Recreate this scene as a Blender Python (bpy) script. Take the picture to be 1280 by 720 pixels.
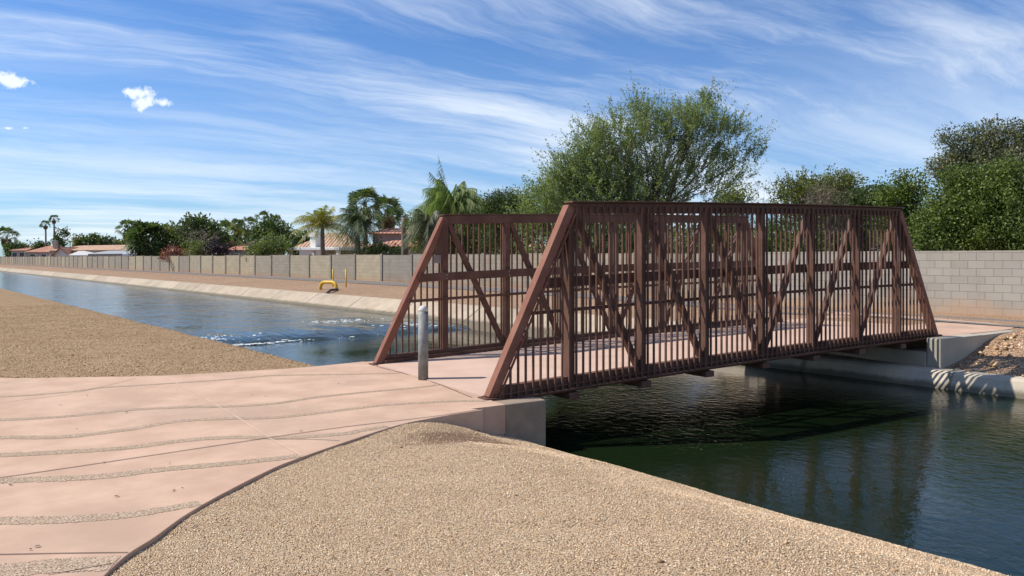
import bpy, bmesh, math, random
import numpy as np
from mathutils import Vector, Matrix
for o in list(bpy.data.objects): bpy.data.objects.remove(o)
S = bpy.context.scene
COL = S.collection
R = math.radians
# ------------------------------------------------------------------ camera
# world frame: x runs across the canal, y along it (upstream), z up; the eye is above the origin
TH = R(39.57); CT, ST = math.cos(TH), math.sin(TH)
EYE = 1.5; F = 962.0; HOR = 322.0
cd = bpy.data.cameras.new('camera'); cam = bpy.data.objects.new('camera', cd); COL.objects.link(cam)
cd.sensor_width = 36; cd.lens = 36 * F / 1280; cd.shift_y = -(360 - HOR) / 1280
cd.clip_start = 0.05; cd.clip_end = 9000
cam.location = (0, 0, EYE); cam.rotation_euler = (R(90), 0, -TH); S.camera = cam
S.render.resolution_x = 1024; S.render.resolution_y = 576
# ------------------------------------------------------------------ light
SUN_EL = R(49)
to_sun_cam = (-0.996, 0.09)
sx = to_sun_cam[0] * CT + to_sun_cam[1] * ST; sy = -to_sun_cam[0] * ST + to_sun_cam[1] * CT
SUN_ROT = math.atan2(sx, sy)
sd = Vector((sx * math.cos(SUN_EL), sy * math.cos(SUN_EL), math.sin(SUN_EL)))
sl = bpy.data.lights.new('sun', 'SUN'); sun = bpy.data.objects.new('sun', sl); COL.objects.link(sun)
sl.energy = 4.4; sl.angle = R(0.53); sl.color = (1.0, 0.945, 0.86)
sun.rotation_euler = sd.to_track_quat('Z', 'Y').to_euler()
S.view_settings.view_transform = 'Standard'; S.view_settings.look = 'None'
S.view_settings.exposure = 0.36; S.view_settings.gamma = 1.0
# ------------------------------------------------------------------ node helpers
class NT:
    def __init__(s, tree): s.t = tree; s.n = tree.nodes; s.l = tree.links
    def node(s, typ, **kw):
        n = s.n.new(typ)
        for k, v in kw.items():
            if k.startswith('i_'):
                n.inputs[k[2:].replace('_', ' ')].default_value = v
            else: setattr(n, k, v)
        return n
    def link(s, a, b): s.l.new(a, b)
    def put(s, sock, v):
        if hasattr(v, 'is_linked') or hasattr(v, 'links'): s.l.new(v, sock)
        else: sock.default_value = v
    def math(s, op, a, b=0.0, c=None, clamp=False):
        n = s.n.new('ShaderNodeMath'); n.operation = op; n.use_clamp = clamp
        s.put(n.inputs[0], a); s.put(n.inputs[1], b)
        if c is not None: s.put(n.inputs[2], c)
        return n.outputs[0]
    def mix(s, fac, a, b, mode='MIX'):
        n = s.n.new('ShaderNodeMix'); n.data_type = 'RGBA'; n.blend_type = mode; n.clamp_factor = True
        s.put(n.inputs[0], fac); s.put(n.inputs[6], a); s.put(n.inputs[7], b)
        return n.outputs[2]
    def ramp(s, fac, stops):
        n = s.n.new('ShaderNodeValToRGB'); r = n.color_ramp
        while len(r.elements) < len(stops): r.elements.new(0.5)
        for e, (p, c) in zip(r.elements, stops):
            e.position = p; e.color = c if len(c) == 4 else (*c, 1)
        s.put(n.inputs[0], fac); return n.outputs[0]
    def noise(s, vec, scale, detail=4, rough=0.55, dist=0.0):
        n = s.n.new('ShaderNodeTexNoise'); s.put(n.inputs['Vector'], vec)
        n.inputs['Scale'].default_value = scale; n.inputs['Detail'].default_value = detail
        n.inputs['Roughness'].default_value = rough; n.inputs['Distortion'].default_value = dist
        return n.outputs[0]
    def mapping(s, vec, loc=(0,0,0), rot=(0,0,0), scale=(1,1,1)):
        n = s.n.new('ShaderNodeMapping'); s.put(n.inputs[0], vec)
        n.inputs[1].default_value = loc; n.inputs[2].default_value = rot; n.inputs[3].default_value = scale
        return n.outputs[0]
    def smooth(s, v, a, b):
        n = s.n.new('ShaderNodeMapRange'); n.interpolation_type = 'SMOOTHSTEP'
        s.put(n.inputs[0], v); n.inputs[1].default_value = a; n.inputs[2].default_value = b
        return n.outputs[0]
def c4(c): return (*c, 1.0)
# ------------------------------------------------------------------ world: clear sky with streaks of cirrus
w = bpy.data.worlds.new('World'); S.world = w; w.use_nodes = True
W = NT(w.node_tree); W.n.clear()
sky = W.node('ShaderNodeTexSky', sky_type='NISHITA', sun_disc=False, sun_elevation=SUN_EL, sun_rotation=SUN_ROT,
             altitude=350, air_density=1.0, dust_density=0.6, ozone_density=2.2)
tc = W.node('ShaderNodeTexCoord'); sep = W.node('ShaderNodeSeparateXYZ'); W.link(tc.outputs['Generated'], sep.inputs[0])
dx, dy, dz = sep.outputs
zz = W.math('ADD', W.math('MAXIMUM', dz, 0.0), 0.13)
px_ = W.math('DIVIDE', dx, zz); py_ = W.math('DIVIDE', dy, zz)
cmb = W.node('ShaderNodeCombineXYZ'); W.link(px_, cmb.inputs[0]); W.link(py_, cmb.inputs[1])
pl = cmb.outputs[0]
SA = -TH + R(90 - 57)                                   # heading of the streaks in the world
rot = W.mapping(pl, rot=(0, 0, -SA))
warp = W.node('ShaderNodeTexNoise', noise_dimensions='3D'); warp.inputs['Scale'].default_value = 0.8; warp.inputs['Detail'].default_value = 5
W.link(rot, warp.inputs['Vector'])
wv = W.node('ShaderNodeVectorMath', operation='MULTIPLY_ADD'); W.link(warp.outputs['Color'], wv.inputs[0])
wv.inputs[1].default_value = (1.3, 0.6, 0); W.link(rot, wv.inputs[2])
n1 = W.noise(W.mapping(wv.outputs[0], loc=(10.37, 1.9, 0), scale=(0.34, 1.45, 1)), 1.0, 12, 0.66)
n2 = W.noise(W.mapping(wv.outputs[0], loc=(1.4, 2.2, 0), scale=(0.55, 7.0, 1)), 1.0, 8, 0.6)
n3 = W.noise(W.mapping(rot, loc=(2.2, 10.7, 0), scale=(0.30, 0.62, 1)), 1.0, 3, 0.5)
cov = W.math('ADD', W.math('MULTIPLY', n1, 0.68), W.math('ADD', W.math('MULTIPLY', n2, 0.16), W.math('MULTIPLY', n3, 0.70)))
cl = W.smooth(cov, 0.71, 1.01)
low = W.smooth(dz, 0.34, 0.02)                          # veil thickens towards the skyline
veil = W.math('MULTIPLY', low, W.math('MULTIPLY_ADD', W.smooth(n1, .34, .70), 0.75, 0.12), clamp=True)
cl = W.math('MAXIMUM', W.math('MULTIPLY', cl, 0.88), W.math('MULTIPLY', veil, 0.85))
def cam_dir(px, py):
    X = (px - 640) / F; Zc = (HOR - py) / F
    v = Vector((X * CT + ST, -X * ST + CT, Zc)); v.normalize(); return v
pn = W.node('ShaderNodeTexNoise'); pn.inputs['Scale'].default_value = 60; pn.inputs['Detail'].default_value = 6; pn.inputs['Roughness'].default_value = 0.62
W.link(tc.outputs['Generated'], pn.inputs['Vector'])
for (px, py, rx, ry) in ((170, 116, 20, 9), (182, 129, 17, 10), (205, 129, 15, 6), (14, 101, 23, 8), (8, 160, 9, 3), (30, 160, 7, 3)):
    c = cam_dir(px, py)
    sb = W.node('ShaderNodeVectorMath', operation='SUBTRACT'); W.link(tc.outputs['Generated'], sb.inputs[0]); sb.inputs[1].default_value = c
    rt = Vector((c.y, -c.x, 0)).normalized(); up = rt.cross(c)
    da = W.node('ShaderNodeVectorMath', operation='DOT_PRODUCT'); W.link(sb.outputs[0], da.inputs[0]); da.inputs[1].default_value = rt * (F / rx)
    db = W.node('ShaderNodeVectorMath', operation='DOT_PRODUCT'); W.link(sb.outputs[0], db.inputs[0]); db.inputs[1].default_value = up * (F / ry)
    rr = W.math('SQRT', W.math('ADD', W.math('POWER', W.math('ABSOLUTE', da.outputs['Value']), 2.0), W.math('POWER', W.math('ABSOLUTE', db.outputs['Value']), 2.0)))
    e = W.math('ADD', W.math('SUBTRACT', 1.0, rr), W.math('MULTIPLY', W.math('SUBTRACT', pn.outputs[0], 0.5), 3.2))
    cl = W.math('MAXIMUM', cl, W.smooth(e, -0.05, 0.75))
skyb = W.mix(1.0, sky.outputs[0], (.54, .83, 1.19, 1), "MULTIPLY")
skc = W.mix(cl, skyb, (8.0, 8.7, 9.5, 1))
bg = W.node('ShaderNodeBackground'); bg.inputs['Strength'].default_value = 0.092
W.link(skc, bg.inputs['Color'])
wo = W.node('ShaderNodeOutputWorld'); W.link(bg.outputs[0], wo.inputs['Surface'])
# ------------------------------------------------------------------ materials
MATS = {}
def new_mat(name):
    m = bpy.data.materials.new(name); m.use_nodes = True
    t = NT(m.node_tree); b = t.n['Principled BSDF']; MATS[name] = m
    return m, t, b
def objco(t): return t.node('ShaderNodeTexCoord').outputs['Object']
def bump(t, b, h, strength, dist):
    n = t.node('ShaderNodeBump'); n.inputs['Strength'].default_value = strength; n.inputs['Distance'].default_value = dist
    t.link(h, n.inputs['Height']); t.link(n.outputs[0], b.inputs['Normal']); return n
def simple(name, ca, cb, rough=0.7, scale=3.0, bscale=40, bs=0.25, bd=0.01, metal=0.0, spec=0.4, rnd=0.0):
    m, t, b = new_mat(name); co = objco(t)
    f = t.smooth(t.noise(co, scale, 6, 0.6), 0.3, 0.7)
    c = t.mix(f, c4(ca), c4(cb))
    if rnd:
        oi = t.node('ShaderNodeObjectInfo')
        c = t.mix(1.0, c, t.ramp(oi.outputs['Random'], [(0, (1 - rnd,) * 3), (1, (1 + rnd * .5,) * 3)]), 'MULTIPLY')
    t.link(c, b.inputs['Base Color']); b.inputs['Roughness'].default_value = rough
    b.inputs['Metallic'].default_value = metal; b.inputs['Specular IOR Level'].default_value = spec
    bump(t, b, t.noise(co, bscale, 5, 0.6), bs, bd)
    return m
def gravel(name, stops, scale, patch, bd=0.012, big=0.35, hollow=None):
    m, t, b = new_mat(name); co = objco(t)
    wn = t.node('ShaderNodeTexNoise'); wn.inputs['Scale'].default_value = scale * .7; t.link(co, wn.inputs['Vector'])
    wa = t.node('ShaderNodeVectorMath', operation='MULTIPLY_ADD'); t.link(wn.outputs['Color'], wa.inputs[0])
    wa.inputs[1].default_value = (0.5 / scale,) * 3; t.link(co, wa.inputs[2])
    v = t.node('ShaderNodeTexVoronoi'); v.inputs['Scale'].default_value = scale; t.link(wa.outputs[0], v.inputs['Vector'])
    sc = t.node('ShaderNodeSeparateColor'); t.link(v.outputs['Color'], sc.inputs[0])
    c = t.ramp(sc.outputs[0], stops)
    edge = t.smooth(v.outputs['Distance'], 0.85, 0.35)
    c = t.mix(t.math('SUBTRACT', 1.0, edge), c, c4(tuple(x * .45 for x in stops[0][1])))
    if hollow:                                        # bare damp soil where the stones have washed off
        sb = t.node('ShaderNodeVectorMath', operation='SUBTRACT'); t.link(co, sb.inputs[0]); sb.inputs[1].default_value = hollow
        mp = t.node('ShaderNodeVectorMath', operation='LENGTH'); t.link(t.mapping(sb.outputs[0], scale=(.95, 2.3, .6)), mp.inputs[0])
        hm = t.smooth(t.math('ADD', mp.outputs['Value'], t.math('MULTIPLY', t.math('SUBTRACT', t.noise(co, 6, 5, .65), .5), 1.1)), .85, .35)
        c = t.mix(t.math('MULTIPLY', hm, .8), c, (.20, .115, .07, 1))
    pn = t.smooth(t.noise(co, big, 5, 0.6), 0.35, 0.7)
    c = t.mix(t.math('MULTIPLY', pn, 0.55), c, t.mix(1.0, c, c4(patch), 'MULTIPLY'))
    p2 = t.smooth(t.noise(co, 4.0, 4, 0.6), 0.3, 0.75)
    c = t.mix(t.math('MULTIPLY', p2, 0.22), c, t.mix(1.0, c, (1.25, 1.2, 1.12, 1), 'MULTIPLY'))
    t.link(c, b.inputs['Base Color']); b.inputs['Roughness'].default_value = 0.92; b.inputs['Specular IOR Level'].default_value = 0.15
    h = t.math('ADD', t.math('SUBTRACT', 1.0, v.outputs['Distance']), t.math('MULTIPLY', t.noise(co, scale * .35, 4, .6), 0.9))
    bump(t, b, h, 0.9, bd)
    return m
GR = [(0, (.24, .14, .08)), (.08, (.55, .36, .21)), (.35, (.73, .51, .31)), (.75, (.83, .62, .40)), (1, (.90, .76, .56))]
M_grav = gravel('tan_gravel', GR, 135, (.80, .76, .72), .014, hollow=(3.98, 5.48, -.1))
GRL = [(0, (.21, .125, .065)), (.25, (.43, .275, .145)), (.6, (.56, .37, .20)), (1, (.74, .55, .34))]
M_gravL = gravel('brown_gravel', GRL, 62, (.80, .76, .72), .02, .5)
M_dirt = gravel('reddish_dirt', [(0, (.27, .165, .10)), (.3, (.42, .27, .165)), (.8, (.50, .335, .21)), (1, (.58, .44, .31))], 40, (.78, .74, .72), .014, .25)
def concrete(name, ca, cb, stain, joint=None, rough=.82, sc=1.6, wl=None):
    m, t, b = new_mat(name); co = objco(t)
    f = t.smooth(t.noise(co, sc, 7, 0.62), 0.32, 0.7); c = t.mix(f, c4(ca), c4(cb))
    s2 = t.smooth(t.noise(t.mapping(co, loc=(5, 3, 1), scale=(1, 1, 1)), .7, 5, .65), .5, .72)
    c = t.mix(t.math('MULTIPLY', s2, .5), c, c4(stain))
    sp = t.smooth(t.noise(co, 55, 3, .7), .60, .74)
    c = t.mix(t.math('MULTIPLY', sp, .35), c, c4(tuple(x * .6 for x in ca)))
    if joint:                                        # cast joints every so many metres along the canal
        s = t.node('ShaderNodeSeparateXYZ'); t.link(co, s.inputs[0])
        yy = t.math('ADD', s.outputs[1], t.math('MULTIPLY', s.outputs[2], .1))
        fr = t.math('ABSOLUTE', t.math('SUBTRACT', t.math('FRACT', t.math('DIVIDE', yy, joint)), .5))
        ln = t.smooth(fr, (.5 - .065 / joint), (.5 - .02 / joint))
        c = t.mix(t.math('MULTIPLY', ln, .7), c, c4(tuple(x * .35 for x in ca)))
        cell = t.math('FLOOR', t.math('ADD', t.math('DIVIDE', yy, joint), .0))
        wn = t.node('ShaderNodeTexWhiteNoise', noise_dimensions='1D'); t.link(cell, wn.inputs['W'])
        c = t.mix(1.0, c, t.ramp(wn.outputs['Value'], [(0, (.86, .85, .84)), (1, (1.08, 1.07, 1.05))]), 'MULTIPLY')
        st = t.noise(t.mapping(co, scale=(1, 9, .6)), 1.0, 5, .6)
        c = t.mix(t.math('MULTIPLY', t.smooth(st, .5, .75), .35), c, c4(tuple(x * .62 for x in ca)))
    if wl is not None:                               # algae and mud left at the water line
        s = t.node('ShaderNodeSeparateXYZ'); t.link(co, s.inputs[0])
        e = t.math('ADD', s.outputs[2], t.math('MULTIPLY', t.math('SUBTRACT', t.noise(co, 3.5, 5, .65), .5), .12))
        c = t.mix(t.math('MULTIPLY', t.smooth(e, wl + .13, wl + .04), .8), c, (.085, .075, .045, 1))
    t.link(c, b.inputs['Base Color']); b.inputs['Roughness'].default_value = rough; b.inputs['Specular IOR Level'].default_value = .25
    bump(t, b, t.math('ADD', t.noise(co, 90, 4, .6), t.math('MULTIPLY', t.noise(co, 9, 4, .6), 1.5)), .25, .004)
    return m
M_pink = concrete('pink_concrete', (.45, .292, .202), (.57, .385, .272), (.38, .27, .197))
M_deck = concrete('deck_concrete', (.50, .345, .26), (.57, .40, .31), (.44, .31, .24))
M_aggr = gravel('exposed_aggregate', [(0, (.31, .22, .15)), (.2, (.43, .31, .215)), (.7, (.52, .385, .27)), (1, (.62, .50, .38))], 110, (.85, .84, .82), .0015, .8)
M_conc = concrete('grey_concrete', (.40, .35, .275), (.49, .43, .34), (.30, .26, .20))
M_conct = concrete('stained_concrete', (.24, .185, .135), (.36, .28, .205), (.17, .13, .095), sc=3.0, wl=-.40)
M_lin = concrete('lining_concrete', (.355, .285, .205), (.45, .37, .275), (.28, .22, .16), joint=3.6, wl=-.38)
M_linR = concrete('pale_lining_concrete', (.50, .43, .33), (.60, .52, .41), (.40, .33, .25), joint=2.4, wl=-.52)
M_asph = gravel('asphalt', [(0, (.15, .135, .125)), (.5, (.24, .215, .20)), (1, (.34, .31, .28))], 60, (.9, .88, .86), .005)
M_joint = simple('joint_filler', (.10, .06, .05), (.15, .10, .08), .9)
M_jointl = simple('pale_joint', (.54, .39, .30), (.62, .46, .36), .9)
M_silt = simple('canal_silt', (.05, .055, .03), (.07, .07, .04), .9)
# steel, weathered brown paint
def steel(nm, ca, cb, cc):
    m, t, b = new_mat(nm); co = objco(t)
    f = t.smooth(t.noise(co, 3.5, 6, .65), .35, .7)
    c = t.mix(f, ca, cb)
    d = t.smooth(t.noise(t.mapping(co, scale=(6, 6, 1.2)), 4, 5, .7), .56, .78)
    c = t.mix(t.math('MULTIPLY', d, .45), c, cc)
    t.link(c, b.inputs['Base Color'])
    t.link(t.ramp(f, [(0, (.48,) * 3), (1, (.66,) * 3)]), b.inputs['Roughness'])
    b.inputs['Specular IOR Level'].default_value = .10
    bump(t, b, t.noise(co, 70, 4, .6), .12, .003); return m
M_steel = steel('brown_steel', (.108, .057, .041, 1), (.160, .087, .064, 1), (.27, .17, .125, 1))
M_plate = simple('bare_plate', (.20, .17, .15), (.27, .23, .21), .6)
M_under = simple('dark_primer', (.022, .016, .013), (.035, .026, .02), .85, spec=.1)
M_steellit = steel('faded_sunlit_steel', (.21, .09, .058, 1), (.26, .125, .085, 1), (.36, .23, .17, 1))  # end posts and edge angles: faded paint, with sunlit brightness put into its colour
M_galv = simple('galvanised', (.16, .165, .16), (.30, .30, .28), .6, 9, 60, .2, .003, spec=.3)
M_cap = simple('bollard_cap', (.46, .45, .42), (.62, .60, .56), .8, 20)
M_yel = simple('yellow_paint', (.62, .36, .02), (.72, .44, .04), .5, 4, 40, .1, .003)
M_blackp = simple('black_pipe', (.025, .02, .018), (.05, .04, .035), .6)
def blocks(name, c1, c2, mortar, soil, rnd=0.0, bw=.406, rh=.2032):
    m, t, b = new_mat(name); co = objco(t)
    s = t.node('ShaderNodeSeparateXYZ'); t.link(co, s.inputs[0])
    cm = t.node('ShaderNodeCombineXYZ'); t.link(s.outputs[1], cm.inputs[0]); t.link(s.outputs[2], cm.inputs[1])
    br = t.node('ShaderNodeTexBrick'); t.link(cm.outputs[0], br.inputs['Vector'])
    br.inputs['Color1'].default_value = c4(c1); br.inputs['Color2'].default_value = c4(c2); br.inputs['Mortar'].default_value = c4(mortar)
    br.inputs['Scale'].default_value = 1; br.inputs['Mortar Size'].default_value = .006; br.inputs['Mortar Smooth'].default_value = .2
    br.inputs['Brick Width'].default_value = bw; br.inputs['Row Height'].default_value = rh
    c = br.outputs['Color']
    c = t.mix(t.math('MULTIPLY', t.smooth(t.noise(co, 1.1, 5, .6), .4, .7), .35), c, t.mix(1.0, c, (.80, .76, .70, 1), 'MULTIPLY'))
    stk = t.noise(t.mapping(co, scale=(1, 3.2, .22)), 1.0, 5, .65)
    c = t.mix(t.math('MULTIPLY', t.smooth(stk, .52, .74), .38), c, t.mix(1.0, c, (.66, .62, .56, 1), 'MULTIPLY'))
    g = t.math('MULTIPLY', t.smooth(t.math('ADD', s.outputs[2], t.math('MULTIPLY', t.math('SUBTRACT', t.noise(co, .9, 4, .6), .5), .9)), .55, .0), .75)
    c = t.mix(g, c, c4(soil))                        # rusty soil stain splashed up from the ground
    if rnd:
        oi = t.node('ShaderNodeObjectInfo')
        c = t.mix(1.0, c, t.ramp(oi.outputs['Random'], [(0, (.80, .80, .82)), (.5, (.95, .93, .88)), (1, (1.15, 1.10, .95))]), 'MULTIPLY')
    t.link(c, b.inputs['Base Color']); b.inputs['Roughness'].default_value = .95; b.inputs['Specular IOR Level'].default_value = .1
    bump(t, b, t.math('ADD', t.math('MULTIPLY', br.outputs['Fac'], -1.0), t.math('MULTIPLY', t.noise(co, 60, 4, .6), .5)), .6, .008)
    return m
M_cmu = blocks('grey_blocks', (.345, .315, .27), (.39, .355, .30), (.19, .165, .135), (.46, .30, .19))
M_cmuL = blocks('panel_blocks', (.31, .275, .225), (.36, .32, .26), (.21, .185, .15), (.34, .225, .15), rnd=1)
M_wpost = simple('wall_pilaster', (.19, .165, .135), (.25, .22, .18), .95)
def leafmat(name, a, bcol, ccol, trans=.28):
    m, t, b = new_mat(name); co = objco(t)
    g = t.node('ShaderNodeNewGeometry')
    c = t.ramp(g.outputs['Random Per Island'], [(0, a), (.5, bcol), (1, ccol)])
    f = t.smooth(t.noise(co, .55, 3, .6), .35, .68)
    c = t.mix(t.math('MULTIPLY', f, .5), c, t.mix(1.0, c, (1.45, 1.25, .8, 1), 'MULTIPLY'))
    t.link(c, b.inputs['Base Color']); b.inputs['Roughness'].default_value = .55; b.inputs['Specular IOR Level'].default_value = .35
    tr = t.node('ShaderNodeBsdfTranslucent'); t.link(t.mix(1.0, c, (1.1, 1.3, .5, 1), 'MULTIPLY'), tr.inputs['Color'])
    mx = t.node('ShaderNodeMixShader'); mx.inputs[0].default_value = trans
    t.link(b.outputs[0], mx.inputs[1]); t.link(tr.outputs[0], mx.inputs[2])
    t.link(mx.outputs[0], t.n['Material Output'].inputs['Surface']); return m
L_mesq = leafmat('mesquite_leaf', (.125, .165, .075), (.185, .235, .11), (.27, .32, .17), .42)
L_citr = leafmat('citrus_leaf', (.04, .068, .017), (.09, .135, .03), (.18, .235, .06), .28)
L_dark = leafmat('dark_leaf', (.036, .06, .022), (.07, .105, .036), (.115, .155, .058))
L_olive = leafmat('olive_leaf', (.085, .105, .04), (.14, .16, .06), (.20, .215, .095), .32)
L_grey = leafmat('grey_leaf', (.085, .10, .06), (.135, .15, .095), (.23, .245, .17))
L_lime = leafmat('lime_leaf', (.075, .105, .02), (.12, .15, .032), (.17, .19, .05))
L_palm = leafmat('palm_leaf', (.085, .115, .04), (.14, .175, .06), (.22, .24, .10), .35)
L_palmw = leafmat('weeping_palm_leaf', (.13, .18, .06), (.21, .27, .10), (.36, .41, .2), .38)
L_palmy = leafmat('yellow_palm_leaf', (.17, .19, .045), (.27, .27, .065), (.38, .33, .11))
L_fan = leafmat('fan_palm_leaf', (.04, .068, .03), (.075, .11, .045), (.14, .18, .085))
L_dead = leafmat('dead_frond', (.16, .11, .06), (.22, .16, .09), (.28, .21, .13), .1)
L_red = leafmat('red_flower', (.20, .05, .045), (.27, .075, .065), (.16, .10, .05))
L_purp = leafmat('purple_leaf', (.022, .012, .018), (.038, .020, .028), (.055, .030, .038), .1)
L_twig = leafmat('grey_twig', (.12, .105, .085), (.18, .16, .13), (.24, .215, .18), .05)
M_bark = simple('bark', (.09, .065, .045), (.15, .11, .08), .95, 6, 25, .6, .03)
M_pbark = simple('palm_bark', (.15, .115, .085), (.22, .175, .13), .95, 6, 25, .6, .03)
def tiles(name, a, bb):
    m, t, b = new_mat(name); co = objco(t)
    s = t.node('ShaderNodeSeparateXYZ'); t.link(co, s.inputs[0])
    wv = t.math('SINE', t.math('MULTIPLY', t.math('ADD', s.outputs[0], 0.0), 2 * math.pi / .30))
    wv2 = t.math('FRACT', t.math('MULTIPLY', s.outputs[1], 1 / .38))
    c = t.mix(t.smooth(t.noise(co, 2.2, 6, .7), .3, .7), c4(a), c4(bb))
    v = t.node('ShaderNodeTexVoronoi'); v.inputs['Scale'].default_value = 3.0; t.link(co, v.inputs['Vector'])
    sc = t.node('ShaderNodeSeparateColor'); t.link(v.outputs['Color'], sc.inputs[0])
    c = t.mix(1.0, c, t.ramp(sc.outputs[1], [(0, (.75, .75, .75)), (1, (1.15, 1.12, 1.1))]), 'MULTIPLY')
    t.link(c, b.inputs['Base Color']); b.inputs['Roughness'].default_value = .85
    bump(t, b, t.math('ADD', wv, t.math('MULTIPLY', wv2, .6)), .7, .05); return m
M_tile = tiles('clay_tiles', (.40, .165, .10), (.50, .25, .165))
M_tilep = tiles('pale_clay_tiles', (.44, .26, .165), (.52, .34, .22))
M_stucw = simple('white_stucco', (.66, .63, .57), (.74, .71, .65), .9)
M_stucg = simple('grey_stucco', (.30, .27, .25), (.36, .33, .31), .9)
M_stuct = simple('tan_stucco', (.42, .34, .27), (.50, .41, .33), .9)
M_shing = simple('grey_roofing', (.26, .27, .29), (.32, .33, .35), .9)
M_shingl = simple('pale_roofing', (.47, .46, .45), (.54, .53, .52), .9)
M_glass = simple('dark_pane', (.02, .022, .025), (.03, .033, .036), .15, spec=.6)
M_white = simple('white_paint', (.72, .72, .71), (.80, .80, .79), .4)
M_dark = simple('dark_trim', (.03, .028, .026), (.05, .045, .04), .7)
M_pole = simple('lamp_grey', (.22, .23, .23), (.30, .31, .31), .5)
# water: green murky body under a rippled surface
def water(name, s1, d1, s2, d2, body, stretch, ro=.045):
    m, t, b = new_mat(name); co = objco(t)
    b.inputs['Base Color'].default_value = c4(body); b.inputs['Roughness'].default_value = ro
    b.inputs['IOR'].default_value = 1.333; b.inputs['Specular IOR Level'].default_value = .5
    mo = t.mapping(co, rot=(0, 0, .5), scale=stretch)
    a = t.noise(mo, s1, 4, .55, .6); c = t.noise(t.mapping(co, rot=(0, 0, -.35), scale=stretch), s2, 4, .6, .4)
    patch = t.smooth(t.noise(co, .45, 3, .5), .3, .75)
    h = t.math('ADD', t.math('MULTIPLY', a, d1), t.math('MULTIPLY', t.math('MULTIPLY', c, d2), t.math('MULTIPLY_ADD', patch, .9, .25)))
    bump(t, b, h, 1.0, 1.0); return m
M_wdn = water('calm_water', 2.0, .0048, 10.0, .0058, (.0075, .015, .0055), (1, .8, 1))
M_wup = water('rough_water', 1.2, .055, 5.0, .018, (.012, .026, .026), (1, .6, 1), .10)
def foam_mat():
    m, t, b = new_mat('foam'); b.inputs['Base Color'].default_value = (.66, .70, .70, 1); b.inputs['Roughness'].default_value = .7; return m
M_foam = foam_mat()
# ------------------------------------------------------------------ mesh helpers
def tag(o, label=None, cat=None, group=None, kind=None):
    if label: o['label'] = label
    if cat: o['category'] = cat
    if group: o['group'] = group
    if kind: o['kind'] = kind
    return o
def link(name, me, mat=None, parent=None, loc=None):
    o = bpy.data.objects.new(name, me); COL.objects.link(o)
    if me is not None and mat is not None:
        for mm in (mat if isinstance(mat, (list, tuple)) else [mat]): me.materials.append(mm)
    if parent: o.parent = parent
    if loc is not None: o.location = loc
    return o
def empty(name, loc, rz=0.0, label=None, cat=None, group=None):
    o = bpy.data.objects.new(name, None); COL.objects.link(o); o.location = loc; o.rotation_euler = (0, 0, rz)
    o.empty_display_size = .2
    return tag(o, label, cat, group)
class MB:
    def __init__(s): s.v = []; s.f = []; s.m = []
    def add(s, vs, fs, mi=0):
        k = len(s.v); s.v += [tuple(v) for v in vs]; s.f += [tuple(i + k for i in f) for f in fs]; s.m += [mi] * len(fs); return s
    def box(s, x0, x1, y0, y1, z0, z1, mi=0):
        vs = [(x, y, z) for x in (x0, x1) for y in (y0, y1) for z in (z0, z1)]
        return s.add(vs, [(0,1,3,2),(4,6,7,5),(0,4,5,1),(2,3,7,6),(0,2,6,4),(1,5,7,3)], mi)
    def beam(s, a, b, wid, hgt, side=Vector((0, 1, 0))):
        """box along a-b; wid along side, hgt across it"""
        a = Vector(a); b = Vector(b); d = (b - a).normalized(); sd_ = (side - d * side.dot(d)).normalized(); n = d.cross(sd_)
        vs = []
        for p in (a, b):
            for i, j in ((-1, -1), (1, -1), (1, 1), (-1, 1)): vs.append(p + sd_ * (i * wid / 2) + n * (j * hgt / 2))
        return s.add(vs, [(0,3,2,1),(4,5,6,7),(0,1,5,4),(1,2,6,5),(2,3,7,6),(3,0,4,7)])
    def tube(s, pts, rad, n=8, caps=True):
        pts = [Vector(p) for p in pts]; k0 = len(s.v); m = len(pts)
        if not isinstance(rad, (list, tuple)): rad = [rad] * m
        prev = None
        for i, p in enumerate(pts):
            d = (pts[min(i + 1, m - 1)] - pts[max(i - 1, 0)]).normalized()
            if prev is None:
                a = d.cross(Vector((0, 0, 1)));
                if a.length < 1e-3: a = Vector((1, 0, 0))
            else: a = prev - d * prev.dot(d)
            a.normalize(); prev = a; b = d.cross(a)
            for j in range(n):
                an = 2 * math.pi * j / n; s.v.append(tuple(p + (a * math.cos(an) + b * math.sin(an)) * rad[i]))
        for i in range(m - 1):
            for j in range(n):
                q = k0 + i * n; s.f.append((q + j, q + (j + 1) % n, q + n + (j + 1) % n, q + n + j)); s.m.append(0)
        if caps:
            s.f.append(tuple(k0 + j for j in reversed(range(n)))); s.f.append(tuple(k0 + (m - 1) * n + j for j in range(n))); s.m += [0, 0]
        return s
    def prism(s, poly, z0, z1):
        n = len(poly); vs = [(x, y, z0) for x, y in poly] + [(x, y, z1) for x, y in poly]
        fs = [tuple(reversed(range(n))), tuple(range(n, 2 * n))] + [(i, (i + 1) % n, n + (i + 1) % n, n + i) for i in range(n)]
        return s.add(vs, fs)
    def build(s, name, mat, parent=None, loc=None, smooth=False, bevel=0.0):
        me = bpy.data.meshes.new(name); me.from_pydata(s.v, [], s.f); me.update()
        bm = bmesh.new(); bm.from_mesh(me); bmesh.ops.recalc_face_normals(bm, faces=bm.faces); bm.to_mesh(me); bm.free()
        if smooth: me.polygons.foreach_set('use_smooth', [True] * len(me.polygons))
        o = link(name, me, mat, parent, loc)
        if max(s.m or [0]) > 0: me.polygons.foreach_set('material_index', s.m)
        if bevel:
            md = o.modifiers.new('bevel', 'BEVEL'); md.width = bevel; md.segments = 2; md.limit_method = 'ANGLE'
        return o
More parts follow.
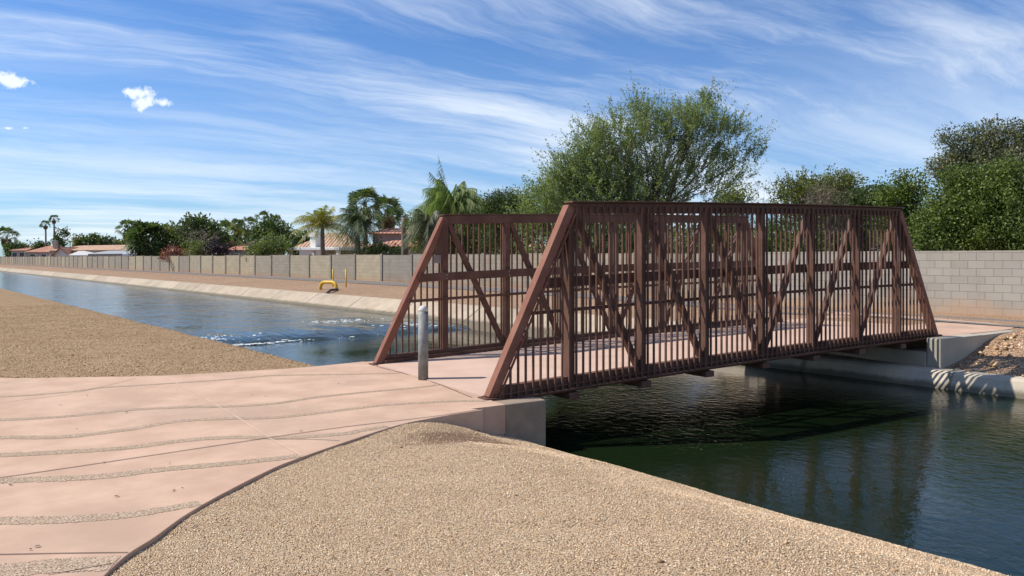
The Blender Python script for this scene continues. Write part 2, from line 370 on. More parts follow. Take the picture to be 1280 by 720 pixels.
def quads_mesh(name, V, mat, parent=None, nv=4):
    """V: (n, nv, 3) array, one face per row"""
    n = V.shape[0]; me = bpy.data.meshes.new(name)
    me.vertices.add(n * nv); me.vertices.foreach_set('co', V.reshape(-1).astype(np.float32))
    me.loops.add(n * nv); me.loops.foreach_set('vertex_index', np.arange(n * nv, dtype=np.int32))
    me.polygons.add(n); me.polygons.foreach_set('loop_start', np.arange(0, n * nv, nv, dtype=np.int32))
    me.update(calc_edges=True); me.validate()
    return link(name, me, mat, parent)
def tri_mesh(name, V, T, mat, parent=None):
    me = bpy.data.meshes.new(name); n = len(T)
    me.vertices.add(len(V)); me.vertices.foreach_set('co', V.reshape(-1).astype(np.float32))
    me.loops.add(n * 3); me.loops.foreach_set('vertex_index', T.reshape(-1).astype(np.int32))
    me.polygons.add(n); me.polygons.foreach_set('loop_start', np.arange(0, n * 3, 3, dtype=np.int32))
    me.update(calc_edges=True)
    return link(name, me, mat, parent)
def cw(X, Z): return (X * CT + Z * ST, -X * ST + Z * CT)          # right/forward metres -> world x, y
def at(px, Z, z=0.0):
    x, y = cw((px - 640) / F * Z, Z); return Vector((x, y, z))
def gp(px, py, z=0.0):                                             # where the ray through a pixel meets height z
    Z = F * (EYE - z) / (py - HOR); return at(px, Z, z)
def hz(py, Z): return EYE + (HOR - py) / F * Z                     # height seen at a row, at a distance
def sstep(a, b, x):
    t = np.clip((x - a) / (b - a), 0, 1); return t * t * (3 - 2 * t)
rng = np.random.default_rng(7)
# ------------------------------------------------------------------ terrain height
CREST = 5.2; WUP = -.38; WDN = -.52; WEIR = 17.7
def vnoise(x, y, s, seed=0):
    x = x * s + seed * 17.3; y = y * s - seed * 9.1
    return (np.sin(x * 1.3 + 1.7 * np.sin(y * .9)) + np.sin(y * 1.7 + 1.3 * np.sin(x * 1.1 + 2))) * .25
def ground_z(u, v):
    u = np.asarray(u, float); v = np.asarray(v, float)
    t = np.clip((u - .5) / 4.7, 0, 1)
    right = -.022 - .38 * sstep(3.6, 5.5, u)
    left = -.04 - .07 * t
    wl = sstep(6.2, 10.0, v)
    near = right * (1 - wl) + left * wl
    near = near + (.016 * vnoise(u, v, 1.9) + .008 * vnoise(u, v, 5.2, 1)) * sstep(.0, .5, np.abs(u - 2.2) + np.clip(4.4 - v, 0, 9))
    near = near - .04 * np.exp(-(((u - 4.0) / .6) ** 2 + ((v - 5.45) / .25) ** 2)) + .03 * np.exp(-(((u - 4.1) / .5) ** 2 + ((v - 6.0) / .3) ** 2))
    cu = CREST + .05 * vnoise(u * 0, v, .8, 2) - .05 * sstep(8, 12, v) + .06 * sstep(5, 2, v)
    d = np.clip(u - (cu - .25), 0, None)
    near = near - np.where(d < .5, d * d * .6, .15 + (d - .5) * .8)
    near = np.maximum(near, -1.8)
    # far bank
    wf = sstep(8.6, 9.8, v)
    wallz = .03 + .13 * sstep(10, 30, v)
    liL = np.where(u < 13.72, WUP + (u - 13.05) * .667 - .07, 0)
    bankL = np.where(u < 13.73, liL, .04 + .11 * sstep(13.73, 17.8, u))
    bankL = np.where(u > 17.8, .15 + (wallz - .15) * sstep(17.8, 22, u), bankL)
    liR = np.where(u < 12.79, WDN + (u - 12.66) * 1.75 - .08, -.30)
    bankR = np.where(u < 13.02, np.minimum(liR, -.30), -.29 + .45 * sstep(12.75, 15.3, u))
    bankR = np.where(u > 15.3, .16 + (wallz - .16) * sstep(17.0, 21.6, u), bankR)
    fill = .09 * np.exp(-((v - 7) / 2.6) ** 4) * sstep(13.6, 14.4, u) * sstep(21, 17, u)
    far = bankL * wf + bankR * (1 - wf) + fill * .5 + .012 * vnoise(u, v, .8, 3) * (u > 13.6)
    far = np.maximum(far, -1.8)
    return np.where(u < 9.5, near, far)
us = np.array([-2500,-900,-350,-150,-70,-35,-18,-10,-7,-5,-4] + list(np.arange(-3.2, 4.7, .14)) + list(np.arange(4.7, 6.0, .06)) + [6.2, 6.8, 7.6, 9.0, 10.0, 11.0, 11.6, 12.0, 12.4, 12.66, 12.74, 12.8, 12.9, 13.0, 13.03, 13.15, 13.3, 13.5, 13.725, 13.74]
              + list(np.arange(13.85, 22.6, .18)) + [24, 28, 40, 70, 140, 300, 800, 2500])
vs_ = np.array([-2500,-600,-150,-60,-30,-15,-9,-6,-4] + list(np.arange(-3, 13, .14)) + list(np.arange(13.2, 30, .5)) + list(np.arange(30, 90, 2.0)) + [95, 110, 140, 180, 240, 400, 800, 1500, 3000])
UU, VV = np.meshgrid(us, vs_); ZZ = ground_z(UU, VV)
nu, nv = len(us), len(vs_)
gv = np.stack([UU, VV, ZZ], -1).reshape(-1, 3)
idx = np.arange(nu * nv).reshape(nv, nu)
gf = np.stack([idx[:-1, :-1], idx[:-1, 1:], idx[1:, 1:], idx[1:, :-1]], -1).reshape(-1, 4)
me = bpy.data.meshes.new('ground'); me.from_pydata(gv.tolist(), [], gf.tolist())
g = link('ground', me, [M_grav, M_gravL, M_dirt, M_silt]); tag(g, kind='structure')
fc = gv[gf].mean(1)
mi = np.where(fc[:, 0] > 9, 2, np.where(fc[:, 1] > 9.0, 1, 0)); mi = np.where((fc[:, 2] < -.9), 3, mi)
me.polygons.foreach_set('material_index', mi.astype(np.int32)); me.polygons.foreach_set('use_smooth', np.ones(len(gf), bool))
# ------------------------------------------------------------------ water, lining
def sheet(name, x0, x1, y0, y1, z, mat):
    return tag(MB().add([(x0, y0, z), (x1, y0, z), (x1, y1, z), (x0, y1, z)], [(0, 1, 2, 3)]).build(name, mat), kind='structure')
sheet('water', 4.6, 13.5, -300, WEIR - .25, WDN, M_wdn)
mb = MB(); xs_ = np.linspace(4.6, 13.7, 44)
rows = [(WEIR + 2.2, WUP), (WEIR + .9, WUP - .005), (WEIR + .35, WUP - .03), (WEIR, WUP - .08), (WEIR - .3, WDN - .015)]
vv = []
for k, (y, z) in enumerate(rows):
    for x in xs_: vv.append((x, y + (.14 * math.sin(x * 1.9) + .08 * math.sin(x * 4.3)) * (0 < k), z + (.02 * math.sin(x * 5.1 + k) if 0 < k < 4 else 0)))
nx = len(xs_); ff = [(k * nx + i, k * nx + i + 1, (k + 1) * nx + i + 1, (k + 1) * nx + i) for k in range(4) for i in range(nx - 1)]
vv += [(4.6, 900, WUP), (13.7, 900, WUP)]; ff.append(tuple([len(vv) - 2, len(vv) - 1] + list(range(nx - 1, -1, -1))))
o = mb.add(vv, ff).build('upstream_water', M_wup); o.name = 'water'; tag(o, kind='structure')
def strip_lining(name, prof, y0, y1, mat, step=40):
    mb = MB(); ys = list(np.arange(y0, y1, step)) + [y1]; n = len(prof)
    for y in ys: mb.v += [(x, y, z) for x, z in prof]
    for k in range(len(ys) - 1):
        for i in range(n - 1): mb.f.append((k * n + i, k * n + i + 1, (k + 1) * n + i + 1, (k + 1) * n + i)); mb.m.append(0)
    for b in (0, (len(ys) - 1) * n): mb.f.append(tuple(b + i for i in range(n))); mb.m.append(0)
    return tag(mb.build(name, mat), kind='structure')
strip_lining('canal_lining', [(11.3, -1.55), (13.05, WUP), (13.67, .035), (13.72, .066), (13.83, .076), (13.85, -.2)], 9.6, 900, M_lin)
strip_lining('canal_lining', [(12.0, -1.6), (12.64, WDN), (12.75, -.30), (12.81, -.262), (13.0, -.252), (13.04, -.6)], -120, 9.55, M_linR)
strip_lining('canal_lining', [(4.9, -.75), (5.30, -.60), (6.5, -1.78)], -120, 900, M_lin)
# foam at the weir: small broken crests
fv = []; ft = []
def blob(c, r, fl):
    k = len(fv); n = 5
    for j in range(n):
        a = 2 * math.pi * (j + rng.random() * .6) / n; q = r * (.6 + .7 * rng.random()); fv.append((c[0] + q * math.cos(a) * 1.7, c[1] + q * math.sin(a) * .55, c[2]))
    fv.append((c[0], c[1], c[2] + fl))
    for j in range(n): ft.append((k + j, k + (j + 1) % n, k + n))
def foam_patch(cx, cy, sx_, sy_, n, z, rmax):
    for _ in range(n):
        blob((cx + rng.normal() * sx_, cy + rng.normal() * sy_, z + rng.random() * .015), .012 + rmax * rng.random() ** 3, .004 + .014 * rng.random())
foam_patch(6.5, WEIR - .1, .8, .16, 200, WDN + .02, .065); foam_patch(5.8, WEIR + .6, .6, .5, 110, WUP, .05)
foam_patch(8.4, WEIR - .1, .9, .15, 30, WDN + .015, .04); foam_patch(11.6, WEIR + .8, .5, .5, 80, WUP - .01, .07); foam_patch(10.7, WEIR + 3.1, .6, .25, 60, WUP, .06)
o = tri_mesh('foam', np.array(fv), np.array(ft), M_foam); tag(o, 'white foam and broken crests on the low weir', 'foam', kind='stuff')
# ------------------------------------------------------------------ paving
def spline(pts, n=8):
    out = []; P = [Vector(p) for p in pts]; P = [P[0] * 2 - P[1]] + P + [P[-1] * 2 - P[-2]]
    for i in range(1, len(P) - 2):
        for k in range(n):
            t = k / n; a, b, c, d = P[i - 1:i + 3]
            out.append(.5 * ((2 * b) + (c - a) * t + (2 * a - 5 * b + 4 * c - d) * t * t + (3 * b - a - 3 * c + d) * t ** 3))
    out.append(P[-2]); return out
BX, BY = at(640 + -.221 / 8.125 * F, 8.125)[:2]
BA = .565 - TH; L = 1.0806; NP = 8; LT = L * NP; BW = 3.24; BH = 2.09
bc, bs_ = math.cos(BA), math.sin(BA)
def bl(x, y, z=0.0): return Vector((BX + x * bc - y * bs_, BY + x * bs_ + y * bc, z))   # bridge frame -> world
low_edge = [Vector((-5.0, -6.0, 0)), Vector((-3.3, -1.5, 0)), gp(40, 845), gp(92, 766)] + [gp(*p) for p in ((128, 722), (161, 692), (193, 671.6), (233, 643), (282, 615), (342, 585), (378, 571), (430, 553), (497, 531.5), (545, 521.5), (604, 512))]
low_edge = spline(low_edge, 6)
up_edge = spline([gp(462, 451), gp(380, 459), gp(300, 464), gp(200, 469.5), gp(90, 471.5), gp(0, 472.5), at(-260, 9.8), at(-900, 10.2), at(-1800, 11.5)], 5)
poly = [(p.x, p.y) for p in low_edge] + [tuple(bl(-.42, -.31)[:2]), tuple(bl(-.015, -.31)[:2]), tuple(bl(-.015, BW + .31)[:2])] + [(p.x, p.y) for p in up_edge] + [(-30, 12), (-30, -6)]
plaza = tag(MB().prism(poly, -.30, 0).build('pavement', M_pink, bevel=.012), kind='structure')
def ribbon(name, pts, w0, w1, z, mat, zf=None, wob=0.0, n=10):
    P = spline([Vector((p.x, p.y, 0)) for p in pts], n); m = len(P); vs = []
    for i, p in enumerate(P):
        d = (P[min(i + 1, m - 1)] - P[max(i - 1, 0)]).normalized(); s = Vector((-d.y, d.x, 0))
        w_ = (w0 + (w1 - w0) * i / (m - 1)) / 2
        a = p + s * (w_ + wob * (rng.random() - .5)); b = p - s * (w_ + wob * (rng.random() - .5))
        for q in (a, b): vs.append((q.x, q.y, z if zf is None else float(zf(q.x, q.y)) + z))
    fs = [(2 * i, 2 * i + 1, 2 * i + 3, 2 * i + 2) for i in range(m - 1)]
    return MB().add(vs, fs)
def inpoly(X, Y, P):
    P = np.array(P); inside = np.zeros(len(X), bool); j = len(P) - 1
    for i in range(len(P)):
        xi, yi = P[i]; xj, yj = P[j]
        c = ((yi > Y) != (yj > Y)) & (X < (xj - xi) * (Y - yi) / (yj - yi + 1e-12) + xi); inside ^= c; j = i
    return inside
bands = MB()
def addband(pts, w0, w1):
    r = ribbon('', [gp(*p) for p in pts], w0 * .8, w1 * .8, .002, None, wob=.02, n=40)
    ins = inpoly(np.array([q[0] for q in r.v]), np.array([q[1] for q in r.v]), poly)
    bands.add(r.v, [f for f in r.f if all(ins[i] for i in f)])
addband([(-200, 505), (0, 496), (80, 490.5), (129, 484.5), (201, 480), (282, 474.5), (342, 469.5), (430, 468), (520, 466)], .12, .08)
addband([(-200, 530), (0, 524.6), (80, 520.6), (161, 512.5), (241, 508.5), (282, 508.3), (342, 504.5), (400, 496), (460, 490), (521, 484.5), (548, 481)], .15, .09)
addband([(-200, 551), (0, 547), (80, 546), (161, 536.7), (221, 526.6), (282, 523.4), (342, 522), (400, 516), (480, 506.5), (561, 501.8), (606, 501)], .16, .10)
addband([(-200, 575), (0, 569), (80, 565), (161, 559.6), (221, 551.6), (282, 547), (362, 547), (430, 542), (452, 538), (520, 527)], .17, .12)
addband([(-120, 607), (0, 601), (121, 596), (201, 587), (282, 580), (340, 574), (372, 570), (470, 556)], .18, .13)
addband([(-80, 654), (0, 651), (80, 649.5), (161, 643.5), (201, 637.5), (248, 629), (300, 618)], .18, .11)
addband([(-80, 718), (0, 714), (60, 708), (137, 704), (200, 700)], .24, .22)
addband([(-60, 830), (40, 815), (90, 800)], .22, .2)
tag(bands.build('aggregate_bands', M_aggr), kind='structure')
jn = MB()
def addjoint(pts, w_, mb):
    r = ribbon('', [gp(*p) for p in pts], w_, w_, .0038, None, n=8); mb.add(r.v, r.f)
addjoint([(-200, 624), (0, 597.5), (160, 574), (322, 549.6), (430, 534), (540, 521), (612, 510)], .012, jn)
addjoint([(0, 503.5), (90, 492), (170, 473)], .006, jn); addjoint([(-60, 694), (0, 693.5), (80, 692), (160, 691)], .008, jn)
addjoint([(60, 719), (100, 712), (140, 705)], .006, jn); addjoint([(341, 549), (390, 549.5), (424, 551)], .008, jn)
addjoint([(470, 458), (530, 474), (590, 497)], .014, jn)
tag(jn.build('dark_joints', M_joint), kind='structure')
jl = MB(); addjoint([(206, 470.5), (280, 512), (336, 547), (377, 570)], .011, jl); addjoint([(487, 462), (545, 478), (598, 497)], .012, jl)
tag(jl.build('pale_joints', M_jointl), kind='structure')
# far approach and asphalt path
ap = [bl(LT + .03, -.06), bl(9.4, -.06), bl(10.6, -.06), bl(11.2, .02), bl(11.75, .35), bl(12.1, .95), bl(12.25, 1.9), bl(12.3, 3.0), bl(12.2, 4.4), bl(10.8, BW + .4), bl(LT + .03, BW + .2)]
tag(MB().prism([(p.x, p.y) for p in ap], -.1, .205).build('far_pavement', M_pink, bevel=.01), kind='structure')
pc = [Vector((17.2, -120, 0)), Vector((17.2, -20, 0)), Vector((17.25, -3, 0)), Vector((17.6, 5, 0)), Vector((18.4, 12, 0)), Vector((19.8, 22, 0)), Vector((20.3, 34, 0)), Vector((20.4, 60, 0)), Vector((20.4, 150, 0)), Vector((20.4, 400, 0))]
tag(ribbon('', pc, 2.9, 1.9, .016, None, zf=ground_z, n=60).build('asphalt_path', M_asph), kind='structure')
# ------------------------------------------------------------------ abutments
def local_obj(mb, name, mat, parent=None, bevel=0.0):
    o = mb.build(name, mat, parent, bevel=bevel)
    if parent is None: o.location = (BX, BY, 0); o.rotation_euler = (0, 0, BA)
    return o
ab = empty('bridge_abutment', (BX, BY, -.6), BA, 'pale concrete abutment at the near end of the bridge, beside the gravel mound', 'abutment')
o = MB().box(-.42, -.02, -.30, BW + .30, -.6, .585).box(-.015, .52, -.06, BW + .06, -.6, .36).build('seat', M_conc, ab, bevel=.012)
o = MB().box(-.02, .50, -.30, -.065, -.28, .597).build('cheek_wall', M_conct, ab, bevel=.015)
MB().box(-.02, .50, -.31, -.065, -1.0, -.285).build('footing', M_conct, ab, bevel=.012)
MB().box(-.02, .50, BW + .065, BW + .30, -1.0, .597).build('cheek_wall', M_pink, ab, bevel=.015)
ab2 = empty('bridge_abutment', tuple(bl(LT, 0, -.6)), BA, 'grey concrete abutment with wing wall at the shaded far end of the bridge', 'abutment')
MB().box(-.50, .025, -.06, BW + .06, -.4, .575).box(.03, .45, -.05, BW + .3, -.4, .70).build('seat', M_conc, ab2, bevel=.015)
MB().box(-.50, .80, -.30, -.065, .28, .805).build('cheek_wall', M_conc, ab2, bevel=.018)
MB().box(-.49, .80, -.29, -.065, -.4, .275).build('footing', M_conc, ab2, bevel=.018)
MB().box(-.50, .80, BW + .065, BW + .3, -.4, .80).build('cheek_wall', M_conc, ab2, bevel=.018)
MB().add([(.805, -.28, -.2), (2.05, -.24, .45), (2.05, -.24, .80), (.805, -.28, .795), (.805, -.07, -.2), (2.05, -.07, .45), (2.05, -.07, .80), (.805, -.07, .795)],
         [(0,1,2,3),(4,7,6,5),(0,4,5,1),(3,2,6,7),(0,3,7,4),(1,5,6,2)]).build('wing_wall', M_conc, ab2, bevel=.012)
# ------------------------------------------------------------------ the bridge
def zb(x): t = x / LT; return .0264 * x / L + .0366 * 4 * t * (1 - t)
br = empty('footbridge', (BX, BY, 0), BA, 'brown steel truss footbridge with picket sides and a concrete deck crossing the canal', 'bridge')
def top_z(x):
    """height of the truss outline over the base line"""
    if x < L: return BH * x / L
    if x > LT - L: return BH * (LT - x) / L
    return BH
npick = 0; extra = MB()
def bent(xs, y0, y1, za, zc):
    """cambered bar between xs, y0..y1, from za to zc above the base line"""
    mb = MB(); k = len(xs)
    for x in xs:
        q = zb(x); mb.v += [(x, y0, q + za), (x, y1, q + za), (x, y1, q + zc), (x, y0, q + zc)]
    for i in range(k - 1):
        a = 4 * i; b = a + 4
        mb.f += [(a, a + 1, b + 1, b), (a + 1, a + 2, b + 2, b + 1), (a + 2, a + 3, b + 3, b + 2), (a + 3, a, b, b + 3)]
    mb.f += [(3, 2, 1, 0), (4 * k - 4, 4 * k - 3, 4 * k - 2, 4 * k - 1)]; mb.m = [0] * len(mb.f); return mb
nodes = [i * L for i in range(NP + 1)]
picks = []
for side in (0, 1):
    s = 1 if side == 0 else -1                      # +1: inwards is +y
    Y = (lambda d: d) if side == 0 else (lambda d: BW - d)
    def span(a, b): return (min(Y(a), Y(b)), max(Y(a), Y(b)))
    yc = Y(.075)
    bent(nodes[1:8], *span(.022, .13), BH - .135, BH - .012).build('top_chord', M_steel, br, bevel=.006)
    xs = [L - .03] + nodes[1:8] + [LT - L + .03]
    bent(xs, *span(-.035, .14), BH - .010, BH + .006).build('cap_plate', M_steel, br, bevel=.003)
    bent([.12] + nodes[1:8] + [LT - .12], *span(.03, .12), -.06, .115).build('bottom_chord', M_steel, br, bevel=.005)
    bent([.02] + nodes[1:8] + [LT - .02], *span(-.045, .027), -.022, -.010).build('ledge_angle', M_steel, br)
    bent([.05] + nodes[1:8] + [LT - .05], *span(-.006, .027), .030, .042).build('picket_rail', M_steel, br)
    for e in (0, 1):
        xa, xb = (0.03, L) if e == 0 else (LT - .03, LT - L)
        MB().beam((xa, yc, zb(xa) + .0), (xb, yc, zb(xb) + BH - .055), .112, .105).build('end_post', M_steellit, br, bevel=.007)
        g1, g2 = (xa + .066, xb + .060) if e == 0 else (xa - .066, xb - .060)
        MB().beam((g1, Y(.012), zb(xa) - .01), (g2, Y(.012), zb(xb) + BH - .10), .03, .012).build('edge_angle', M_steellit, br)
        f0 = .03 if e == 0 else LT - .03
        MB().box(f0 - .10, f0 + .10, yc - .09, yc + .09, zb(f0) - .03, zb(f0) + .012).build('foot_plate', M_steel, br, bevel=.004)
        gx = xa + (xb - xa) * .93; gz = zb(gx) + BH * .84
        MB().add([(xb, yc + s * .071, zb(xb) + BH - .02), (xb + (xa - xb) * .22, yc + s * .071, zb(xb) + BH * .66), (xb + (xa - xb) * .04, yc + s * .071, zb(xb) + BH * .70),
                  (xb, yc + s * .078, zb(xb) + BH - .02), (xb + (xa - xb) * .22, yc + s * .078, zb(xb) + BH * .66), (xb + (xa - xb) * .04, yc + s * .078, zb(xb) + BH * .70)],
                 [(0,1,2),(3,5,4),(0,3,4,1),(1,4,5,2),(2,5,3,0)]).build('gusset', M_steel, br)
    for i in range(1, 8):
        x = nodes[i]; q = zb(x)
        MB().box(x - .046, x + .046, yc - .047, yc + .047, q - .05, q + BH - .13).build('vertical_post', M_steel, br, bevel=.006)
    for i in range(1, 7):
        a, b = (nodes[i], nodes[i + 1]) if i < 4 else (nodes[i + 1], nodes[i])
        da = .07 if i < 4 else -.07
        MB().beam((a + da, yc, zb(a) + BH - .13), (b - da, yc, zb(b) + .12), .068, .075).build('diagonal', M_steel, br, bevel=.005)
    xr0, xr1 = L * 1.19 / BH + .03, LT - L * 1.19 / BH - .03
    bent([xr0] + nodes[1:8] + [xr1], *span(.135, .165), 1.12, 1.24).build('rub_rail', M_steel, br, bevel=.004)
    rr_ = br.children[-1] if br.children[-1].name.startswith('rub_rail') else [c for c in br.children if c.name.startswith('rub_rail')][-1]
    for x in nodes[1:8]:
        for dz_ in (1.155, 1.205):
            MB().tube([(x, Y(.164), zb(x) + dz_), (x, Y(.174), zb(x) + dz_)], [.011, .009], 8).build('bolt', M_galv, rr_)
    xr0, xr1 = L * .86 / BH + .02, LT - L * .86 / BH - .02
    bent([xr0] + nodes[1:8] + [xr1], *span(.135, .16), .835, .875).build('low_rail', M_steel, br, bevel=.004)
    n = 88
    for k in range(n):
        x = (k + .5) * LT / n; t = top_z(x) - (.06 if L < x < LT - L else .16)
        if t < .1: continue
        picks.append((side, x, t))
proto = {}
near_p = [p for p in picks if p[0] == 0]; far_p = [p for p in picks if p[0] == 1]
solo = near_p + far_p[:100 - len(near_p)]
for p in picks:
    side, x, t = p; y = .006 if side == 0 else BW - .006; hw = .0105
    b = MB().box(x - hw, x + hw, y - hw, y + hw, zb(x) - .012, zb(x) + t)
    if p in solo: b.build('picket', M_steel, br)
    else: extra.add(b.v, b.f)
o = extra.build('picket', M_steel, br); o['kind'] = 'stuff'
bent([-.01] + nodes[1:8] + [LT + .02], .19, BW - .19, -.04, .012).build('deck', M_deck, br)
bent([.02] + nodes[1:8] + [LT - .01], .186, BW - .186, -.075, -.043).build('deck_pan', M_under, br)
for side in (0, 1):
    y0, y1 = (.145, .185) if side == 0 else (BW - .185, BW - .145)
    bent([.1] + nodes[1:8] + [LT - .1], y0, y1, -.07, .06).build('curb_angle', M_steel, br)
for i in range(1, 8):
    x = nodes[i]; q = zb(x)
    MB().box(x - .075, x + .075, -.03, BW + .03, q - .14, q - .064).build('floor_beam', M_steel, br, bevel=.006)
MB().box(L * .80, L * .91, BW - .16, BW - .148, BH * .68, BH * .735).build('bare_plate', M_plate, br)
# ------------------------------------------------------------------ bollards, pipes
b0 = gp(529, 474.5); bo = empty('bollard', (b0.x, b0.y, 0), 0, 'grey galvanised pipe bollard with domed concrete top at the bridge entrance', 'bollard')
mb = MB().tube([(0, 0, -.02), (0, 0, .84)], .062, 24); mb.build('post', M_galv, bo, smooth=False)
dm = MB(); dm.tube([(0, 0, .835), (0, 0, .862), (0, 0, .885), (0, 0, .902), (0, 0, .912)], [.060, .059, .050, .034, .012], 24); dm.build('cap', M_cap, bo, smooth=True)
for o in bo.children:
    if o.name.startswith('post'):
        for p in o.data.polygons: p.use_smooth = abs(p.normal.z) < .5
def fz(p): return float(ground_z(p.x, p.y))
p0 = at(400.5, 34.2); p0.z = fz(p0); p1 = at(420.5, 33.6); p1.z = fz(p1)
d = p1 - p0; pts = []
for t, h in ((0.0, -.15), (0.0, .08), (.035, .21), (.12, .30), (.24, .335), (.75, .335), (.88, .30), (.965, .21), (1.0, .08), (1.0, -.15)):
    q = p0 + d * t; q.z = p0.z * (1 - t) + p1.z * t + h; pts.append(q)
o = MB().tube(pts, .075, 12).build('standpipe', M_yel, smooth=True); tag(o, 'low yellow arched pipe on the dirt bank above the concrete lining', 'pipe')
for (px, Z, lab) in ((416.2, 36.6, 'thin yellow marker post behind the arched pipe, before the block wall'), (432.6, 35.4, 'thin yellow marker post standing alone, right of the arched pipe')):
    p = at(px, Z); p.z = fz(p)
    e = empty('marker_post', p, 0, lab, 'post', 'yellow marker posts on the far bank')
    MB().tube([(0, 0, -.2), (0, 0, .83)], .036, 10).build('shaft', M_yel, e, smooth=True); MB().tube([(0, 0, .832), (0, 0, .85)], [.04, .03], 10).build('cap', M_yel, e)
a = at(422.0, 33.2); a.z = fz(a) + .05; b = at(413.5, 31.9); b.z = fz(b) + .10; c = at(406.0, 30.6); c.z = .02
tag(MB().tube([a, b, c], .05, 8).build('drain_pipe', M_blackp), 'dark drain pipe running from the yellow pipe down the concrete lining', 'pipe')
# ------------------------------------------------------------------ walls
WX = 22.0; WTOP = 1.68
wr = empty('block_wall', (WX, 0, 0), 0, 'plain grey concrete block wall behind the right end of the bridge', 'wall')
MB().box(0, .2, -60, 13.9, -.3, WTOP).build('blockwork', M_cmu, wr)
wl_ = empty('panel_wall', (WX + .05, 0, 0), 0, 'long block wall with pilasters running along the canal to the far left', 'wall')
y = 14.0
MB().box(0, .15, 13.95, 16.1, -.3, WTOP - .02).build('panel', M_cmuL, wl_)
k = 0; y = 16.2
while k < 68:
    hh = WTOP - .015 + .02 * ((k * 7) % 3 - 1)
    MB().box(-.05, .20, y - .10, y + .10, -.3, hh + .05).build('pilaster', M_wpost, wl_)
    if k < 67: MB().box(0, .15, y + .104, y + 3.046, -.3, hh).build('panel', M_cmuL, wl_)
    y += 3.15; k += 1
# ------------------------------------------------------------------ plants
def frames(D):
    """orthonormal side vectors for unit directions D (n,3)"""
    ref = np.where(np.abs(D[:, 2:3]) < .9, np.array([[0, 0, 1.]]), np.array([[1., 0, 0]]))
    A = np.cross(D, ref); A /= np.linalg.norm(A, axis=1, keepdims=True) + 1e-9
    return A, np.cross(A, D)
def leaf_quads(P, D, ln, wd, r):
    """diamond leaves at P pointing along D"""
    n = len(P); A, B = frames(D); th = r.random(n)[:, None] * 2 * np.pi
    Sd = A * np.cos(th) + B * np.sin(th); ln = ln * (.6 + .8 * r.random((n, 1))); wd = wd * (.6 + .8 * r.random((n, 1)))
    return np.stack([P, P + D * ln * .5 + Sd * wd * .5, P + D * ln, P + D * ln * .5 - Sd * wd * .5], 1)
def unit(a): return a / (np.linalg.norm(a, axis=-1, keepdims=True) + 1e-9)
def crown_points(blobs, r, clump_area):
    C = []; N = []
    for bb in blobs:
        c, rad = bb[:2]; rad = np.array(rad); n = max(6, int((bb[2] if len(bb) > 2 else 1) * 4 * np.pi * ((rad[0] * rad[1] + rad[0] * rad[2] + rad[1] * rad[2]) / 3) / clump_area))
        d = unit(r.normal(size=(n, 3))); q = r.random((n, 1)) ** (1 / 2.6)
        rough = 1 + .16 * np.sin(d[:, :1] * 5 + 1.3) * np.cos(d[:, 1:2] * 6) + .08 * np.clip(r.normal(size=(n, 1)), -2, .8)
        C.append(np.array(c) + d * q * rad * rough); N.append(d)
    return np.concatenate(C), np.concatenate(N)
def bushy(parent, blobs, mat, seed, ln, wd, per, cr, area, up=.3, name='crown'):
    r = np.random.default_rng(seed); C, N = crown_points(blobs, r, area)
    n = len(C); P = np.repeat(C, per, 0) + np.clip(r.normal(size=(n * per, 3)), -1.25, 1.25) * cr * np.repeat(.6 + .8 * r.random((n, 1)), per, 0)
    D = unit(np.repeat(N, per, 0) * .6 + r.normal(size=(n * per, 3)) * .9 + np.array([0, 0, up]))
    o = quads_mesh(name, leaf_quads(P, D, ln, wd, r), mat, parent)
    return C
def feathery(parent, blobs, mat, seed, area, slen, ln, wd, per, up=.7, center=None, bark=M_bark, name='crown'):
    """thin upswept twigs strung with leaflets"""
    r = np.random.default_rng(seed); C, N = crown_points(blobs, r, area); n = len(C)
    cen = C.mean(0) if center is None else np.array(center)
    D0 = unit(unit(C - cen) * 1.0 + N * .3 + r.normal(size=(n, 3)) * .35 + np.array([0, 0, up]))
    Ls = slen * (.5 + .9 * r.random((n, 1)))
    t = np.linspace(0.05, 1, per)[None, :, None]
    curl = np.repeat(r.normal(size=(n, 1, 3)) * .22 + np.array([0, 0, -.12]), per, 1)
    P = C[:, None] + D0[:, None] * Ls[:, None] * t + curl * Ls[:, None] * t * t
    P = P.reshape(-1, 3) + r.normal(size=(n * per, 3)) * .035
    D = unit(np.repeat(D0, per, 0) * .5 + r.normal(size=(n * per, 3)) * .8)
    quads_mesh(name, leaf_quads(P, D, ln, wd, r), mat, parent)
    A, B = frames(D0); w_ = .010
    e = C + D0 * Ls * .9 + curl[:, 0] * Ls * .8
    return C, np.stack([C - A * w_, C + A * w_, e + A * .003, e - A * .003], 1)
